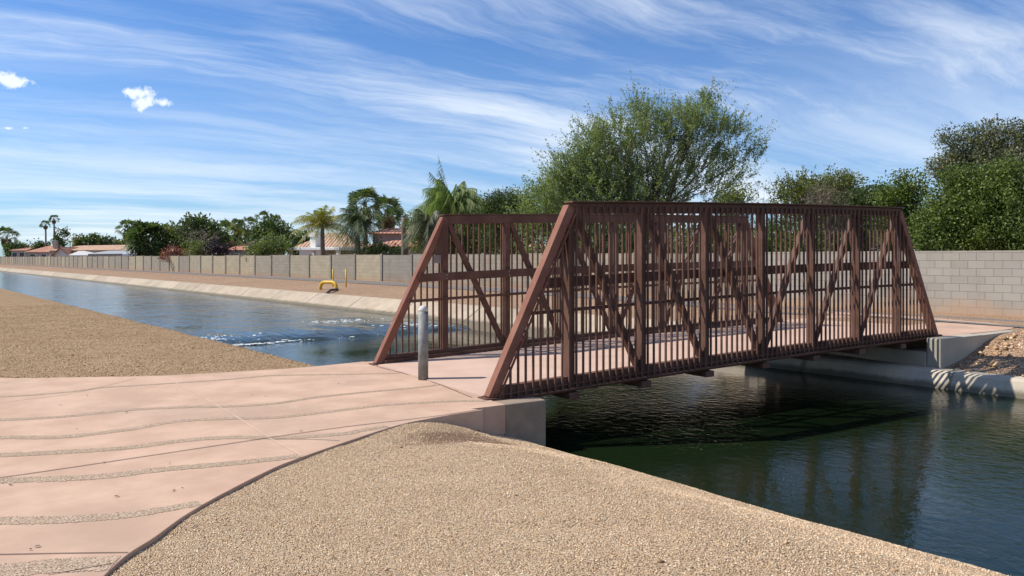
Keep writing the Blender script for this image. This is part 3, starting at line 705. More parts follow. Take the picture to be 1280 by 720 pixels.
def limbs(parent, base, C, seed, r0, nl, fork=.3, lean=(0, 0), mat=M_bark, extra_quads=None, trunks=1, name='trunk'):
    r = np.random.default_rng(seed + 5); base = Vector(base); mb = MB()
    top = Vector(C.mean(0)); zmax = float(C[:, 2].max())
    F_ = []
    for k in range(trunks):
        f = base.lerp(top, fork) + Vector((r.normal() * .25 * trunks * .6, r.normal() * .25 * trunks * .6, 0)); f.z = base.z + (top.z - base.z) * fork
        b = base + Vector((r.normal() * .1 * (trunks - 1), r.normal() * .1 * (trunks - 1), -.2))
        m = b.lerp(f, .5) + Vector((r.normal() * .06, r.normal() * .06, 0)) * (f.z - b.z)
        mb.tube([b, m, f], [r0 * 1.25, r0, r0 * .85], 8); F_.append(f)
    for i in r.choice(len(C), min(nl, len(C)), replace=False):
        e = Vector(C[i]); f = F_[int(r.integers(len(F_)))]
        m = f.lerp(e, .45) + Vector((r.normal() * .08, r.normal() * .08, .10)) * (e - f).length
        mb.tube([f, f.lerp(m, .5) + Vector((0, 0, .02)), m, e.lerp(m, .45), e], [r0 * .55, r0 * .42, r0 * .28, r0 * .15, r0 * .05], 5, caps=False)
    o = mb.build(name, mat, parent, smooth=True)
    return o
def px_blobs(px0, Z0, bl_, depth=1.0):
    """blob centres given as the outline seen at the tree's own distance -> metres around it"""
    out = []
    for q in bl_:
        px, py, rx, ry = q[:4]; dz_ = q[4] if len(q) > 4 else 0
        Z = Z0 + dz_; c = at(px, Z, hz(py, Z)); k = Z / F
        out.append((tuple(c), (rx * k, rx * k * depth, ry * k), q[5] if len(q) > 5 else 1))
    return out
def base_at(px, Z): p = at(px, Z); p.z = fz(p); return p
def tree(name, label, cat, px, Z, blobs, mat, seed, style, nl=14, r0=.12, fork=.3, group=None, trunks=1, **kw):
    b = base_at(px, Z); e = empty(name, b, 0, label, cat, group)
    B = [((c[0] - b.x, c[1] - b.y, c[2] - b.z), r_, q_) for c, r_, q_ in px_blobs(px, Z, blobs, kw.pop('depth', 1.0))]
    if style == 'bushy': C = bushy(e, B, mat, seed, **kw)
    else:
        C, tq = feathery(e, B, mat, seed, **kw)
        quads_mesh('twigs', tq, M_bark, e)
    limbs(e, (0, 0, 0), C, seed, r0, nl, fork, trunks=trunks)
    return e
G = 'trees and shrubs behind the block walls'
# the big mesquite behind the bridge
tree('mesquite_tree', 'tall feathery grey-green tree rising behind the middle of the bridge', 'tree', 805, 36,
     [(724, 224, 36, 30, 0, 1.2), (755, 215, 48, 44, 0, 1.2), (708, 252, 34, 26, 0, 1.1), (765, 262, 60, 36, 0, 1.0), (820, 235, 55, 44, 0, 1.0), (745, 180, 20, 18, 1, .7),
      (768, 158, 10, 22, 0, .8), (757, 176, 12, 16, -1, .8), (798, 145, 14, 14, 0, 1.0), (812, 160, 22, 26, 1, .9), (790, 178, 24, 24, -1, .9), (842, 172, 28, 30, 0, 1.0), (858, 152, 14, 20, 1, .9), (884, 134, 13, 16, 0, 1.0), (876, 160, 24, 22, -1, .9),
      (868, 200, 34, 28, 0, .7), (905, 168, 22, 12, 0, .9), (925, 172, 12, 8, 1, .8), (905, 200, 28, 14, 0, .55), (938, 198, 16, 6, 0, .7), (948, 188, 8, 5, 0, .7), (918, 222, 22, 10, 1, .5), (890, 238, 36, 22, 0, .5)],
     L_mesq, 11, 'feathery', nl=70, r0=.13, fork=.2, trunks=5, area=.085, slen=1.05, ln=.12, wd=.042, per=36, up=.6, center=(0, 0, 1.2), depth=.8)
kb = dict(ln=.10, wd=.06, per=56, cr=.2, area=.12)
tree('citrus_tree', 'large dense dark green tree over the plain block wall at the right edge', 'tree', 1230, 26.5,
     [(1222, 272, 62, 44), (1180, 285, 34, 36), (1212, 236, 40, 26), (1270, 262, 46, 50), (1312, 270, 46, 56), (1160, 300, 20, 24), (1250, 300, 90, 30), (1256, 222, 22, 18)], L_citr, 21, 'bushy', ln=.09, wd=.055, per=80, cr=.21, area=.115, r0=.13, nl=30)
tree('ash_tree', 'tall open grey-green tree whose top rises behind the large dense green tree', 'tree', 1235, 34,
     [(1222, 186, 26, 18), (1200, 204, 24, 18), (1185, 174, 15, 9), (1258, 182, 24, 20), (1290, 190, 30, 30), (1246, 164, 20, 12), (1176, 212, 18, 10), (1235, 212, 50, 26), (1275, 162, 16, 10), (1212, 166, 10, 7)], L_grey, 22, 'bushy', ln=.11, wd=.06, per=52, cr=.2, area=.16, r0=.15, nl=30)
tree('citrus_tree', 'rounded mid green tree just left of the large dense dark green tree', 'tree', 1128, 29,
     [(1130, 236, 24, 22), (1118, 255, 22, 24), (1140, 268, 22, 28), (1112, 285, 24, 24), (1132, 302, 30, 26)], L_citr, 23, 'bushy', group=G, **kb)
tree('citrus_tree', 'darker green leafy tree between the rounded tree and the grey bare shrub', 'tree', 1080, 32,
     [(1084, 250, 22, 20), (1064, 262, 20, 20), (1092, 272, 22, 26), (1075, 300, 36, 26)], L_dark, 24, 'bushy', group=G, **kb)
tree('olive_tree', 'pale grey-green tree standing behind the grey bare shrub', 'tree', 1048, 36,
     [(1050, 232, 24, 18), (1035, 245, 24, 20), (1058, 250, 26, 24), (1040, 280, 36, 30)], L_olive, 25, 'bushy', group=G, **kb)
tree('palo_verde', 'yellow-green fine leaved shrubby tree left of the grey bare shrub', 'tree', 1000, 33,
     [(1000, 240, 26, 16), (990, 255, 20, 20), (1008, 262, 28, 28), (1000, 295, 40, 28)], L_lime, 26, 'feathery', area=.06, slen=.6, ln=.12, wd=.05, per=16, group=G, r0=.08, nl=20)
tree('bare_shrub', 'grey leafless twiggy shrub behind the right half of the bridge', 'shrub', 1030, 31,
     [(1030, 252, 20, 16), (1028, 275, 26, 26)], L_twig, 27, 'feathery', area=.05, slen=.55, ln=.14, wd=.012, per=14, group=G, r0=.06, nl=24)
tree('bare_shrub', 'thin sparse grey shrub against the sky in the gap right of the tall feathery tree', 'shrub', 958, 34,
     [(955, 243, 10, 11), (970, 240, 6, 6), (958, 270, 18, 20)], L_twig, 28, 'feathery', area=.16, slen=.55, ln=.12, wd=.02, per=12, group=G, r0=.04, nl=16)
tree('palo_verde', 'small round yellow-green bush at the right foot of the tall feathery tree', 'tree', 918, 33,
     [(918, 246, 22, 13), (915, 265, 26, 24), (905, 295, 36, 28)], L_lime, 29, 'bushy', group=G, ln=.10, wd=.045, per=34, cr=.2, area=.10)
tree('mesquite_tree', 'low spreading green tree behind the left end of the near truss', 'tree', 690, 38,
     [(690, 258, 34, 30), (675, 275, 34, 30), (720, 280, 40, 30), (700, 300, 50, 24)], L_mesq, 30, 'feathery', area=.10, slen=.7, ln=.15, wd=.06, per=18, group=G, r0=.10, nl=20)
tree('citrus_tree', 'dark green rounded tree with rusty tips between the shaggy palm and the tall feathery tree', 'tree', 634, 42,
     [(634, 255, 28, 17), (620, 265, 20, 18), (645, 270, 28, 24), (632, 295, 34, 26)], L_dark, 31, 'bushy', group=G, **kb)
tree('citrus_tree', 'low leafy green bush behind the dead palm trunk and beside the far truss', 'shrub', 530, 44,
     [(524, 280, 18, 14), (535, 298, 20, 22), (560, 300, 30, 22), (590, 300, 34, 22)], L_olive, 32, 'bushy', group=G, **kb)
for i, (px, Z, rx, top, m, lab) in enumerate(((790, 33, 60, 285, L_dark, 'dark low hedge under the tall feathery tree, seen through the bridge'), (880, 31, 46, 288, L_olive, 'olive low hedge right of the dark hedge, seen through the bridge'), (980, 30, 46, 290, L_citr, 'green low hedge behind the right part of the bridge'))):
    tree('hedge', lab, 'hedge', px, Z, [(px - rx * .5, top + 16, rx * .6, 20), (px + rx * .5, top + 18, rx * .6, 20), (px, top + 30, rx, 22)], m, 33 + i, 'bushy', group=G, ln=.14, wd=.08, per=24, cr=.2, area=.13, r0=.06)
# palms
def frond_quads(r, o, az, el, length, droop, lf, lw, n=34, hang=.35, twist=0.0):
    """one feather frond: midrib curving down, leaflets both sides; returns (n,4,3)"""
    d = np.array([math.cos(az) * math.cos(el), math.sin(az) * math.cos(el), math.sin(el)])
    t = np.linspace(.08, 1, n)[:, None]
    P = np.array(o) + d * length * t + np.array([0, 0, -1]) * droop * length * t ** 2.2
    T = unit(np.gradient(P, axis=0)); side = unit(np.cross(T, np.array([0, 0, 1.0]) + 1e-6))
    Q = []
    for s in (-1, 1):
        D = unit(side * s * .8 + T * .55 + np.array([0, 0, -hang]) + r.normal(size=(n, 3)) * .12)
        l = lf * np.sin(np.clip(t * 3.0 + .25, 0, np.pi)) ** .6 * (.8 + .4 * r.random((n, 1)))
        w_ = unit(np.cross(D, T)) * .0 + T * lw * .5
        Q.append(np.stack([P - w_, P + w_, P + D * l + np.array([0, 0, -1]) * l * hang * .5 + w_ * .25, P + D * l + np.array([0, 0, -1]) * l * hang * .5 - w_ * .25], 1))
    w2 = side * .03 * (1.1 - t)
    Q.append(np.stack([P[:-1] - w2[:-1], P[:-1] + w2[:-1], P[1:] + w2[1:], P[1:] - w2[1:]], 1))
    return np.concatenate(Q)
def fan_quads(r, o, az, el, pet, rad, n=16, spread=3.0, fold=.3):
    d = np.array([math.cos(az) * math.cos(el), math.sin(az) * math.cos(el), math.sin(el)])
    h = np.array(o) + d * pet; side = unit(np.cross(d, np.array([0, 0, 1.0]))); nrm = np.cross(side, d)
    ro = r.normal() * .7; side, nrm = side * math.cos(ro) + nrm * math.sin(ro), nrm * math.cos(ro) - side * math.sin(ro)
    Q = []
    for k in range(n):
        a = (k / (n - 1) - .5) * spread; dd = d * math.cos(a) + side * math.sin(a) - nrm * (.12 * r.random()) ; l = rad * (.85 + .3 * r.random())
        ws = (side * math.cos(a) - d * math.sin(a)) * rad * spread / n * .62
        tip = h + dd * l + np.array([0, 0, -fold * l * (.4 + .8 * r.random())])
        Q.append(np.stack([h, h + dd * l * .6 + ws * .5, tip, h + dd * l * .6 - ws * .5]))
    Q.append(np.stack([np.array(o) - side * .02, np.array(o) + side * .02, h + side * .012, h - side * .012]))
    return np.stack(Q)
def feather_palm(label, px, Z, top, nf, length, seed, mat, r0=.15, group=None, els=(-.2, 1.3), droop=.55, lf=.45, azr=None, extra_f=(), hang=.45, trunk=True):
    r = np.random.default_rng(seed); b = base_at(px, Z); H = hz(top, Z) - b.z
    e = empty('feather_palm', b, 0, label, 'palm', group)
    MB().tube([(0, 0, -.2), (.03, .02, H * .5), (0, 0, H)], [r0 * 1.2, r0, r0 * .8], 9).build('trunk', M_pbark, e, smooth=True)
    MB().tube([(0, 0, H * .96), (0, 0, H + .25)], [r0 * .9, r0 * .5], 9).build('crownshaft', M_pbark, e, smooth=True)
    for k in range(nf):
        az = 2 * math.pi * (k * .618) + r.normal() * .15; el = els[0] + (els[1] - els[0]) * (k + .5) / nf + r.normal() * .08
        Q = frond_quads(r, (0, 0, H + .1 * r.random()), az, el, length * (.8 + .35 * r.random()), droop * (.7 + .5 * r.random()), lf, .034, hang=hang)
        quads_mesh('frond', Q, mat, e)
    for (az, el, ll, dr, mm) in extra_f:
        quads_mesh('frond', frond_quads(r, (0, 0, H), az, el, ll, dr, lf, .034, hang=.7), mm, e)
    return e
def fan_palm(label, px, Z, top, rad, seed, nf=26, r0=.16, skirt=0, group=None, mat=None, merged=False, pet=.8):
    r = np.random.default_rng(seed); b = base_at(px, Z); H = hz(top, Z) - b.z
    e = empty('fan_palm', b, 0, label, 'palm', group)
    MB().tube([(0, 0, -.2), (.05, .0, H * .5), (0, 0, H)], [r0 * 1.2, r0 * .9, r0 * .8], 8).build('trunk', M_pbark, e, smooth=True)
    allq = []
    for k in range(nf):
        az = 2 * math.pi * k * .618 + r.normal() * .2; el = -.55 + 1.9 * ((k + .5) / nf) ** .85 + r.normal() * .1
        q = fan_quads(r, (0, 0, H), az, el, rad * pet * (.8 + .4 * r.random()), rad * .62, 14)
        if merged: allq.append(q)
        else: quads_mesh('frond', q, mat or L_fan, e)
    if merged: quads_mesh('crown', np.concatenate(allq), mat or L_fan, e)
    if skirt:
        q = [fan_quads(r, (0, 0, H - skirt * r.random()), r.random() * 6.28, -1.0 - .4 * r.random(), rad * .35, rad * .5, 10) for _ in range(40)]
        quads_mesh('dead_skirt', np.concatenate(q), L_dead, e)
    return e
RIGHT_AZ = -TH
feather_palm('yellowing feather palm with one frond arching left, behind the white chimney', 403, 56, 283, 40, 2.5, 51, L_palmy, .17, els=(-.2, 1.5), droop=.5, lf=.55,
             extra_f=((RIGHT_AZ + math.pi, .85, 3.3, .62, L_palmy), (RIGHT_AZ + math.pi + .12, .72, 3.1, .62, L_palmy), (RIGHT_AZ + math.pi - .2, .45, 2.6, .8, L_palm), (RIGHT_AZ, .5, 2.2, .6, L_dead)))
feather_palm('dark leaning feather palm bushy to the wall top, right of the yellowing palm', 447, 51, 276, 60, 2.2, 52, L_fan, .17, els=(-1.1, 1.25), droop=.6, lf=.6)
fan_palm('dark fan palm with dense round head behind the feather palms', 456, 60, 254, 1.05, 53, 34, .2, 1.0)
fan_palm('smaller fan palm on the right of the dense round headed palm', 484, 62, 266, 1.1, 54, 32, .15, .6)
fan_palm('lowest fan palm, showing just above the red tiled roof', 492, 66, 279, 1.2, 59, 30, .15, .4)
# dead palm stump
b = base_at(505, 47); e = empty('dead_palm', b, 0, 'bare dead palm trunk with a few broken drooping fronds above the wall', 'palm')
H = hz(272, 47) - b.z; MB().tube([(0, 0, -.2), (.05, 0, H * .5), (0, .04, H * .85), (.02, .03, H)], [.22, .19, .17, .13], 9).build('trunk', M_pbark, e, smooth=True)
r = np.random.default_rng(60)
for k, (az, el, ll, dr) in enumerate(((RIGHT_AZ, .6, 1.2, 1.0), (RIGHT_AZ + .5, .2, 1.0, .9), (RIGHT_AZ + 2.8, .5, .8, .9))):
    quads_mesh('frond', frond_quads(r, (0, 0, H * (.98 - .08 * k)), az, el, ll, dr, .22, .03, n=14), L_twig, e)
for k in range(6):
    quads_mesh('frond', frond_quads(r, (0, 0, H * .62), RIGHT_AZ + r.normal() * .9, .5, 1.4, .9, .35, .04, n=22), L_fan, e)
feather_palm('big shaggy feather palm with drooping fronds and an upright spear above the far truss', 566, 45, 256, 90, 2.7, 55, L_palmw, .2, els=(-.8, 1.35), droop=.55, lf=.85, hang=1.1,
             extra_f=((RIGHT_AZ + math.pi - .2, 1.22, 2.6, .12, L_fan), (RIGHT_AZ + math.pi + .3, 1.05, 2.9, .2, L_fan), (RIGHT_AZ + math.pi, 1.3, 3.3, .05, L_palm)))
feather_palm('lower grey-green feather palm in front of the shaggy palm, left side', 536, 43, 278, 40, 1.7, 58, L_grey, .16, els=(-.6, 1.2), droop=.7, lf=.45, hang=.7)
feather_palm('pale green feather palm half hidden behind the shaggy palm, over the far truss', 586, 48, 262, 60, 2.2, 96, L_palmw, .16, els=(-.7, 1.2), droop=.6, lf=.7, hang=1.1)
fan_palm('squat bushy fan palm hiding its trunk, left of the red flowering bush', 184, 89, 301, 2.4, 56, 60, .3, 1.5, merged=True, pet=.55)
tree('hedge', 'dark green growth filling the foot of the squat fan palm', 'shrub', 186, 88, [(175, 312, 13, 10), (196, 312, 13, 10), (186, 305, 16, 12)], L_dark, 57, 'bushy', group=G, ln=.28, wd=.12, per=18, cr=.4, area=.5, r0=.1)
FAR = 'far tree tops on the left skyline'
kf = dict(ln=.38, wd=.22, per=22, cr=.45, area=.55)
tree('broadleaf_tree', 'dark green tree with the highest crown left of the street lamp, behind the round bush', 'tree', 252, 86, [(248, 282, 17, 10), (240, 285, 12, 9), (263, 291, 18, 9), (255, 300, 24, 12)], L_dark, 61, 'bushy', group=FAR, **kf)
tree('broadleaf_tree', 'light green tree between the squat fan palm and the dark high tree', 'tree', 222, 90, [(214, 291, 12, 7), (220, 300, 16, 9), (232, 302, 10, 8)], L_olive, 62, 'bushy', group=FAR, **kf)
tree('bare_shrub', 'brown bare twiggy tree in front of the dark high tree', 'tree', 250, 80, [(248, 299, 18, 9)], L_twig, 63, 'feathery', area=.3, slen=.9, ln=.3, wd=.03, per=14, group=FAR)
tree('round_bush', 'clipped round green bush over the wall, left of the purple bush', 'shrub', 248, 72, [(247, 311, 14, 10), (252, 315, 12, 8)], L_olive, 64, 'bushy', group=G, ln=.2, wd=.1, per=20, cr=.25, area=.22)
tree('round_bush', 'dark purple bush over the wall, right of the round green bush', 'shrub', 273, 68, [(268, 309, 9, 7), (272, 313, 14, 7), (283, 315, 7, 6)], L_purp, 65, 'bushy', group=G, ln=.2, wd=.1, per=20, cr=.25, area=.22)
tree('bougainvillea', 'red flowering bush spilling over the top of the panel wall', 'shrub', 213, 76, [(213, 313, 9, 5), (208, 318, 6, 4, -1), (226, 317, 8, 2.5), (206, 322, 4, 3, -1.9)], L_red, 66, 'bushy', group=G, ln=.16, wd=.10, per=20, cr=.2, area=.25, r0=.05)
tree('broadleaf_tree', 'dense dark green tree below two small fan palm heads, left of the white chimney', 'tree', 336, 72, [(328, 290, 14, 10), (340, 286, 15, 11), (352, 294, 12, 9), (336, 300, 24, 12)], L_dark, 67, 'bushy', group=FAR, ln=.26, wd=.15, per=22, cr=.32, area=.3)
tree('broadleaf_tree', 'brighter green bush in front of the dense dark tree, touching the wall top', 'shrub', 337, 60, [(340, 306, 20, 12), (325, 313, 18, 8), (350, 312, 10, 9)], L_palm, 68, 'bushy', group=G, ln=.2, wd=.1, per=22, cr=.26, area=.22)
fan_palm('left one of two small fan palm heads over the dense dark tree', 330, 100, 275, 1.0, 69, 20, .16, .3, merged=True)
fan_palm('right one of two small fan palm heads over the dense dark tree', 343, 100, 280, 1.0, 70, 20, .16, .3, merged=True)
fan_palm('fan palm just left of the tall street lamp', 297, 105, 285, 1.1, 71, 22, .16, .6, merged=True)
fan_palm('fan palm just right of the tall street lamp', 310, 105, 284, 1.15, 72, 22, .16, .6, merged=True)
fan_palm('wide pale fan palm under the street lamp, over the red roof', 285, 92, 296, 1.6, 73, 26, .18, .6, merged=True, mat=L_palm)
fan_palm('shorter of two slender palms over the red roofs, on the left', 57, 165, 281, .85, 74, 22, .2, .3, merged=True)
fan_palm('taller of two slender palms over the red roofs, on the right', 67.5, 165, 274, .85, 75, 22, .18, .3, merged=True)
fan_palm('stout fan palm at the far left end of the wall', 8, 182, 296, 2.0, 76, 26, .28, .8, merged=True)
fan_palm('small palm left of the squat fan palm', 160, 120, 288, 1.5, 79, 24, .2, .5, merged=True)
tree('cypress_tree', 'dark pointed twin crowned tree beside the two slender palms', 'tree', 77, 160, [(73, 294, 3, 6), (80, 292, 4, 6), (70, 301, 4, 4), (77, 303, 6, 5)], L_dark, 77, 'bushy', group=FAR, ln=.4, wd=.22, per=22, cr=.35, area=.5)
for i, (px, y_, rx, ry, m, lab) in enumerate(((100, 301, 9, 5, L_olive, 'olive crown left in the far row behind the long red roof'), (114, 299, 9, 6, L_dark, 'dark crown in the middle of the far row behind the long red roof'), (133, 302, 9, 4, L_dark, 'low dark crown at the right of the far row, by the thin mast'),
                                          (153, 305, 10, 3, L_olive, 'lowest crown left of the squat fan palm'), (50, 306, 8, 3, L_dark, 'low dark crown behind the roofs below the slender palms'), (170, 290, 8, 6, L_dark, 'dark crown touching the small palm, left of the squat fan palm'),
                                          (380, 303, 14, 9, L_dark, 'dark shrub behind the white chimney'), (20, 309, 12, 5, L_dark, 'dark low crown at the far left end of the wall'), (205, 290, 9, 5, L_dark, 'dark round crown behind the squat fan palm'), (290, 305, 14, 8, L_dark, 'dark shrubbery behind the red roof under the street lamp'))):
    tree('broadleaf_tree', lab, 'tree', px, (175 if px < 165 else 105) if px != 380 else 80, [(px, y_, rx, ry), (px + rx * .5, y_ + ry * .6, rx * .7, ry), (px - rx * .5, y_ + ry * .7, rx * .7, ry), (px, y_ + ry * 1.8, rx, ry)], m, 80 + i, 'bushy', group=FAR, ln=.5, wd=.3, per=18, cr=.5, area=.9 if px < 165 else .5)
tree('broadleaf_tree', 'dark garden shrub at the foot of the tiled house, right of the dark palm', 'shrub', 480, 50, [(475, 312, 16, 6), (492, 314, 14, 6), (462, 314, 10, 6)], L_dark, 95, 'bushy', group=G, ln=.2, wd=.1, per=20, cr=.25, area=.22)
# ------------------------------------------------------------------ houses
def house(name, label, pxl, pxr, Z, eave, ridge, depth, wallm, roofm, over=.4, hip=0.0, ridge_dir='across', windows=0, dZ=0.0):
    """front faces the viewer; spans pxl..pxr at distance Z"""
    a = base_at(pxl, Z); b = base_at(pxr, Z + dZ); wdt = (b - a).to_2d().length; ang = math.atan2(b.y - a.y, b.x - a.x)
    z0 = min(a.z, b.z); e = empty(name, (a.x, a.y, z0), ang, label, 'house', 'houses behind the canal wall')
    he = hz(eave, Z) - z0; hr = hz(ridge, Z) - z0
    o_ = over
    if ridge_dir == 'across':
        MB().box(0, wdt, 0, depth, -.3, he).build('wall', wallm, e)
        rv = [(-o_, -o_, he), (wdt + o_, -o_, he), (wdt + o_, depth + o_, he), (-o_, depth + o_, he), (hip, depth / 2, hr), (wdt - hip, depth / 2, hr)]
        rf = [(0,1,5,4),(2,3,4,5),(3,0,4),(1,2,5),(3,2,1,0)]
    else:                                              # gable end towards the viewer
        MB().add([(0, 0, -.3), (wdt, 0, -.3), (wdt, 0, he), (wdt / 2, 0, hr - .1), (0, 0, he), (0, depth, -.3), (wdt, depth, -.3), (wdt, depth, he), (wdt / 2, depth, hr - .1), (0, depth, he)],
                 [(0,1,2,3,4),(9,8,7,6,5),(0,5,6,1),(1,6,7,2),(2,7,8,3),(3,8,9,4),(4,9,5,0)]).build('wall', wallm, e)
        k = (hr - he) / (wdt / 2)
        rv = [(-o_, -o_, he - o_ * k + .03), (wdt / 2, -o_, hr), (wdt + o_, -o_, he - o_ * k + .03), (-o_, depth + o_, he - o_ * k + .03), (wdt / 2, depth + o_, hr), (wdt + o_, depth + o_, he - o_ * k + .03)]
        rv += [(x, y_, z_ - .12) for x, y_, z_ in rv]
        rf = [(0,1,4,3),(1,2,5,4),(6,9,10,7),(7,10,11,8),(0,6,7,1),(1,7,8,2),(3,4,10,9),(4,5,11,10),(0,3,9,6),(2,8,11,5)]
    MB().add(rv, rf).build('roof', roofm, e)
    for k in range(windows):
        x = wdt * (k + .5) / windows; wz = he - 1.5
        f = MB().box(x - .6, x + .6, -.06, -.003, wz, wz + 1.1).build('window', M_white, e); MB().box(x - .52, x + .52, -.075, -.062, wz + .07, wz + 1.03).build('pane', M_glass, f)
    return e, wdt, he, hr
house('house', 'leftmost small gabled house with red tiled roof beyond the wall', 14, 32, 172, 313, 307.5, 9, M_stuct, M_tile, windows=2)
e, wd_, he, hr = house('house', 'red tiled house with a tan chimney below the two slender palms', 34, 62, 156, 315, 306.5, 10, M_stuct, M_tile, hip=1.5, windows=2)
MB().box(wd_ - 1.2, wd_ - .1, 3.0, 4.0, he - .5, hz(301.5, 160)).build('chimney', M_stuct, e, bevel=.05)
house('house', 'long low house with pink tiled roof in the middle of the left row', 62, 165, 138, 313.2, 306.6, 9, M_stuct, M_tilep, hip=2.0, windows=5, dZ=-14)
house('house', 'white gable ended wing before the long tiled roof', 68, 86, 132, 317.5, 308.5, 5, M_stucw, M_tile, ridge_dir='along', over=.5)
house('shed', 'low pale roofed outbuilding between the white gable and the grey roofed one', 86, 110, 128, 319, 313.4, 6, M_stucw, M_shingl, over=.1)
house('shed', 'low grey roofed outbuilding with a dark eave, left of the squat fan palm', 110, 158, 122, 317.6, 313.2, 6, M_stucg, M_shing, over=.3, dZ=-12)
house('house', 'house with red tiled roof under the street lamp, right of the purple bush', 283, 324, 88, 312.5, 301, 10, M_stucg, M_tile, hip=1.2, windows=2, over=.3)
house('shed', 'low grey walled wing behind the red flowering bush', 206, 240, 95, 314, 309.5, 6, M_stucg, M_tilep, over=.2)
e, wd_, he, hr = house('house', 'house with a pale orange tiled roof behind the white chimney and yellowing palm', 374, 440, 70, 309, 289, 9, M_stucw, M_tilep, hip=1.5, over=.4)
pe = base_at(357, 61); q = base_at(424, 58); ang = math.atan2(q.y - pe.y, q.x - pe.x); pw = (q - pe).to_2d().length
e = empty('patio_cover', pe, ang, 'flat white patio roof with a white chimney through it, above the wall', 'patio cover', 'houses behind the canal wall')
zt = hz(309.5, 61) - pe.z
MB().box(0, pw, 0, 4, zt - .22, zt).build('roof', M_white, e, bevel=.03); MB().box(.3, pw, 3.6, 3.8, -.2, zt - .23).build('wall', M_stucg, e)
for x in (.25, pw * .5, pw - .3): MB().box(x - .12, x + .12, .1, .34, -.2, zt - .225).build('post', M_stucw, e)
cx = pw * (371.5 - 357) / 67; zc = hz(292, 64) - pe.z
MB().box(cx, cx + .62, 1.4, 2.1, zt + .003, zc - .35).build('chimney', M_stucw, e, bevel=.02); MB().box(cx - .1, cx + .72, 1.3, 2.2, zc - .345, zc).build('chimney_cap', M_stucw, e, bevel=.04)
house('house', 'two storey house with grey wall and red tiled gable behind the dead palm', 466, 532, 58, 292, 282.5, 8, M_stucg, M_tile, hip=.6, over=.5)
house('house', 'low red tiled wing in front of the grey wall, right of the dark palm', 458, 540, 54, 308, 299.5, 4.5, M_stucg, M_tile, hip=1.6, over=.4)
house('house', 'dusty brown tiled house behind the shaggy palm, seen over the far truss', 580, 680, 56, 309, 298, 8, M_stucw, M_tilep, hip=1.5, over=.4, windows=3)
# white camper top behind the wall
b = base_at(152.5, 100); e = empty('camper_van', b, math.atan2(CT * 0 - ST, CT), 'white camper roof showing above the wall beside the squat fan palm', 'van')
zt = hz(316.2, 100) - b.z
MB().box(0, 4.6, 0, 2.0, .45, zt).build('body', M_white, e, bevel=.15); MB().box(.4, 1.6, -.02, -.003, zt - 1.0, zt - .4).build('window', M_glass, e)
for x in (.9, 3.7): MB().tube([(x, -.02, .36), (x, .22, .36)], .36, 16).build('wheel', M_dark, e)
MB().box(2.2, 3.0, .6, 1.3, zt + .002, zt + .22).build('roof_vent', M_white, e, bevel=.04)
# ------------------------------------------------------------------ street lamps and masts
def lamp(label, px, Z, top, arm):
    b = base_at(px, Z); e = empty('street_lamp', b, -TH, label, 'street lamp', 'street lamps over the roofs')
    H = hz(top, Z) - b.z
    MB().tube([(0, 0, -.2), (0, 0, H * .8)], [.13, .09], 8).build('pole', M_pole, e)
    MB().tube([(0, 0, H * .8), (arm * .05, 0, H * .9), (arm * .3, 0, H * .97), (arm * .7, 0, H), (arm, 0, H)], [.085, .08, .07, .06, .05], 6).build('arm', M_pole, e, smooth=True)
    MB().box(min(arm, arm * 1.35), max(arm, arm * 1.35), -.15, .15, H - .10, H + .07).build('lamp_head', M_pole, e, bevel=.03)
lamp('curved arm street lamp between two fan palms, right of the dark high tree', 306, 110, 274.5, -1.0)
lamp('curved arm street lamp at the far left above the roofs', 9.5, 180, 288.5, 1.2)
for px, Z, top, lab in ((18.5, 175, 293, 'plain thin pole beside the far left street lamp'), (133.5, 175, 291.5, 'thin mast above the low crowns behind the long roof')):
    b = base_at(px, Z); tag(MB().tube([(0, 0, -.2), (0, 0, hz(top, Z) - b.z)], [.10, .07], 6).build('utility_pole', M_pole, None, b), lab, 'pole', 'thin poles on the left skyline')
# ------------------------------------------------------------------ loose stones
def stones(name, U, V, size, mat, label, zoff=0.0):
    n = len(U); Z = ground_z(U, V)
    oct_ = np.array([[1, 0, 0], [0, 1, 0], [-1, 0, 0], [0, -1, 0], [0, 0, 1], [0, 0, -1]], float)
    tri = np.array([[0,1,4],[1,2,4],[2,3,4],[3,0,4],[1,0,5],[2,1,5],[3,2,5],[0,3,5]])
    P = oct_[None] + rng.normal(size=(n, 6, 3)) * .28
    P = P * np.stack([size * (.8 + .5 * rng.random(n)), size * (.8 + .5 * rng.random(n)), size * (.55 + .3 * rng.random(n))], -1)[:, None]
    a = rng.random(n) * 6.283; ca, sa = np.cos(a)[:, None], np.sin(a)[:, None]
    X = P[..., 0] * ca - P[..., 1] * sa; Y = P[..., 0] * sa + P[..., 1] * ca
    P = np.stack([X + U[:, None], Y + V[:, None], P[..., 2] + (Z + size * .25 + zoff)[:, None]], -1)
    T = (tri[None] + (np.arange(n) * 6)[:, None, None]).reshape(-1, 3)
    o = tri_mesh(name, P.reshape(-1, 3), T, mat); tag(o, label, 'gravel', kind='stuff'); return o
def stonemat(name, stops):
    m, t, b = new_mat(name); g_ = t.node('ShaderNodeNewGeometry')
    t.link(t.ramp(g_.outputs['Random Per Island'], stops), b.inputs['Base Color']); b.inputs['Roughness'].default_value = .9; b.inputs['Specular IOR Level'].default_value = .2; return m
M_st = stonemat('stone_mix', GR); M_stL = stonemat('brown_stone_mix', GRL)
def scatter(n, u0, u1, v0, v1):
    U = rng.uniform(u0, u1, n); V = rng.uniform(v0, v1, n); k = ~inpoly(U, V, poly); return U[k], V[k]
U, V = scatter(460000, -2.4, 5.35, -1.2, 6.9)
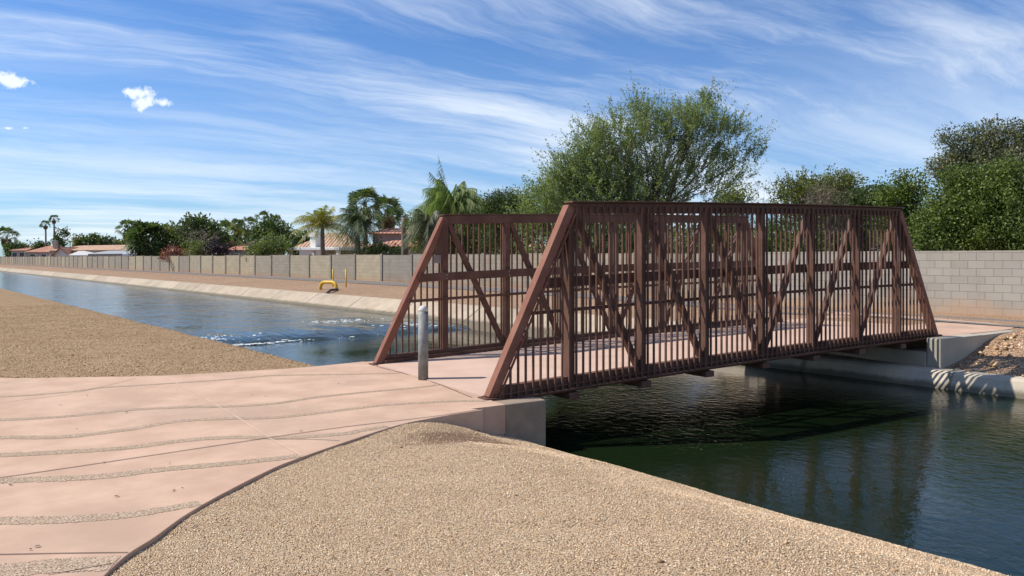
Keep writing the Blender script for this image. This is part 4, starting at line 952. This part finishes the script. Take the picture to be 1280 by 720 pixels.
fwd = U * ST + V * CT; lat = U * CT - V * ST; keep = (fwd > 2.6) & (np.abs(lat) < fwd * .74); U, V = U[keep], V[keep]
k2 = (((U - 3.98) * .95) ** 2 + ((V - 5.48 - .25 * np.sin(U * 5)) * 2.3) ** 2 > .22 + .3 * rng.random(len(U))) | (rng.random(len(U)) < .3); U, V = U[k2], V[k2]
stones('loose_gravel', U, V, .0021 + .0038 * rng.random(len(U)) ** 2.5, M_st, 'loose tan gravel covering the bank in the foreground')
U, V = scatter(260, -2.4, 5.2, -1.2, 6.9); stones('scattered_stones', U, V, .007 + .011 * rng.random(len(U)) ** 3, M_stL, 'few larger brown stones lying on the foreground gravel')
U, V = scatter(90000, -12, 5.35, 8.5, 30); stones('loose_gravel', U, V, .006 + .008 * rng.random(len(U)) ** 2, M_stL, 'loose brown gravel on the left bank beyond the paving')
U = rng.uniform(13.05, 15.5, 6000); V = rng.uniform(-6, 4.7, 6000); stones('bank_stones', U, V, .008 + .020 * rng.random(6000) ** 4, M_st, 'small stones on the dirt slope right of the bridge')
U = np.concatenate([rng.uniform(12.78, 13.5, 60), rng.uniform(13.9, 15.4, 40)]); V = np.concatenate([rng.uniform(2.2, 4.95, 60), 4.85 - .126 * (rng.uniform(13.9, 15.4, 40) - 13.9) - .3 * rng.random(40)])
stones('rubble', U, V, .022 + .05 * rng.random(100) ** 2, M_stL, 'broken stones and rubble along the far lining below the wing wall')
# fallen leaves and twigs on the paving
for k, (px, py) in enumerate(((221, 488), (109, 495), (76, 507), (158, 516), (96, 537), (315, 494), (423, 480), (376, 539), (228, 611), (212, 580), (13, 607), (47, 684), (38, 688), (332, 496), (217, 614), (146, 621), (130, 579))):
    p = gp(px, py); r_ = .009 + .008 * ((k * 5) % 4) / 3
    a = k * 1.7; vs = [(p.x + r_ * math.cos(a + t) * (1 if i % 2 else .8), p.y + r_ * math.sin(a + t) * (.6 if i % 2 else .5), .006 + .002 * (i % 3)) for i, t in enumerate(np.linspace(0, 5.2, 6))]
    vs.append((p.x, p.y, .011)); o = MB().add(vs, [(i, (i + 1) % 6, 6) for i in range(6)]).build('fallen_leaf', M_joint)
    tag(o, 'small dark curled leaf lying on the pink paving', 'leaf', 'fallen leaves on the paving')
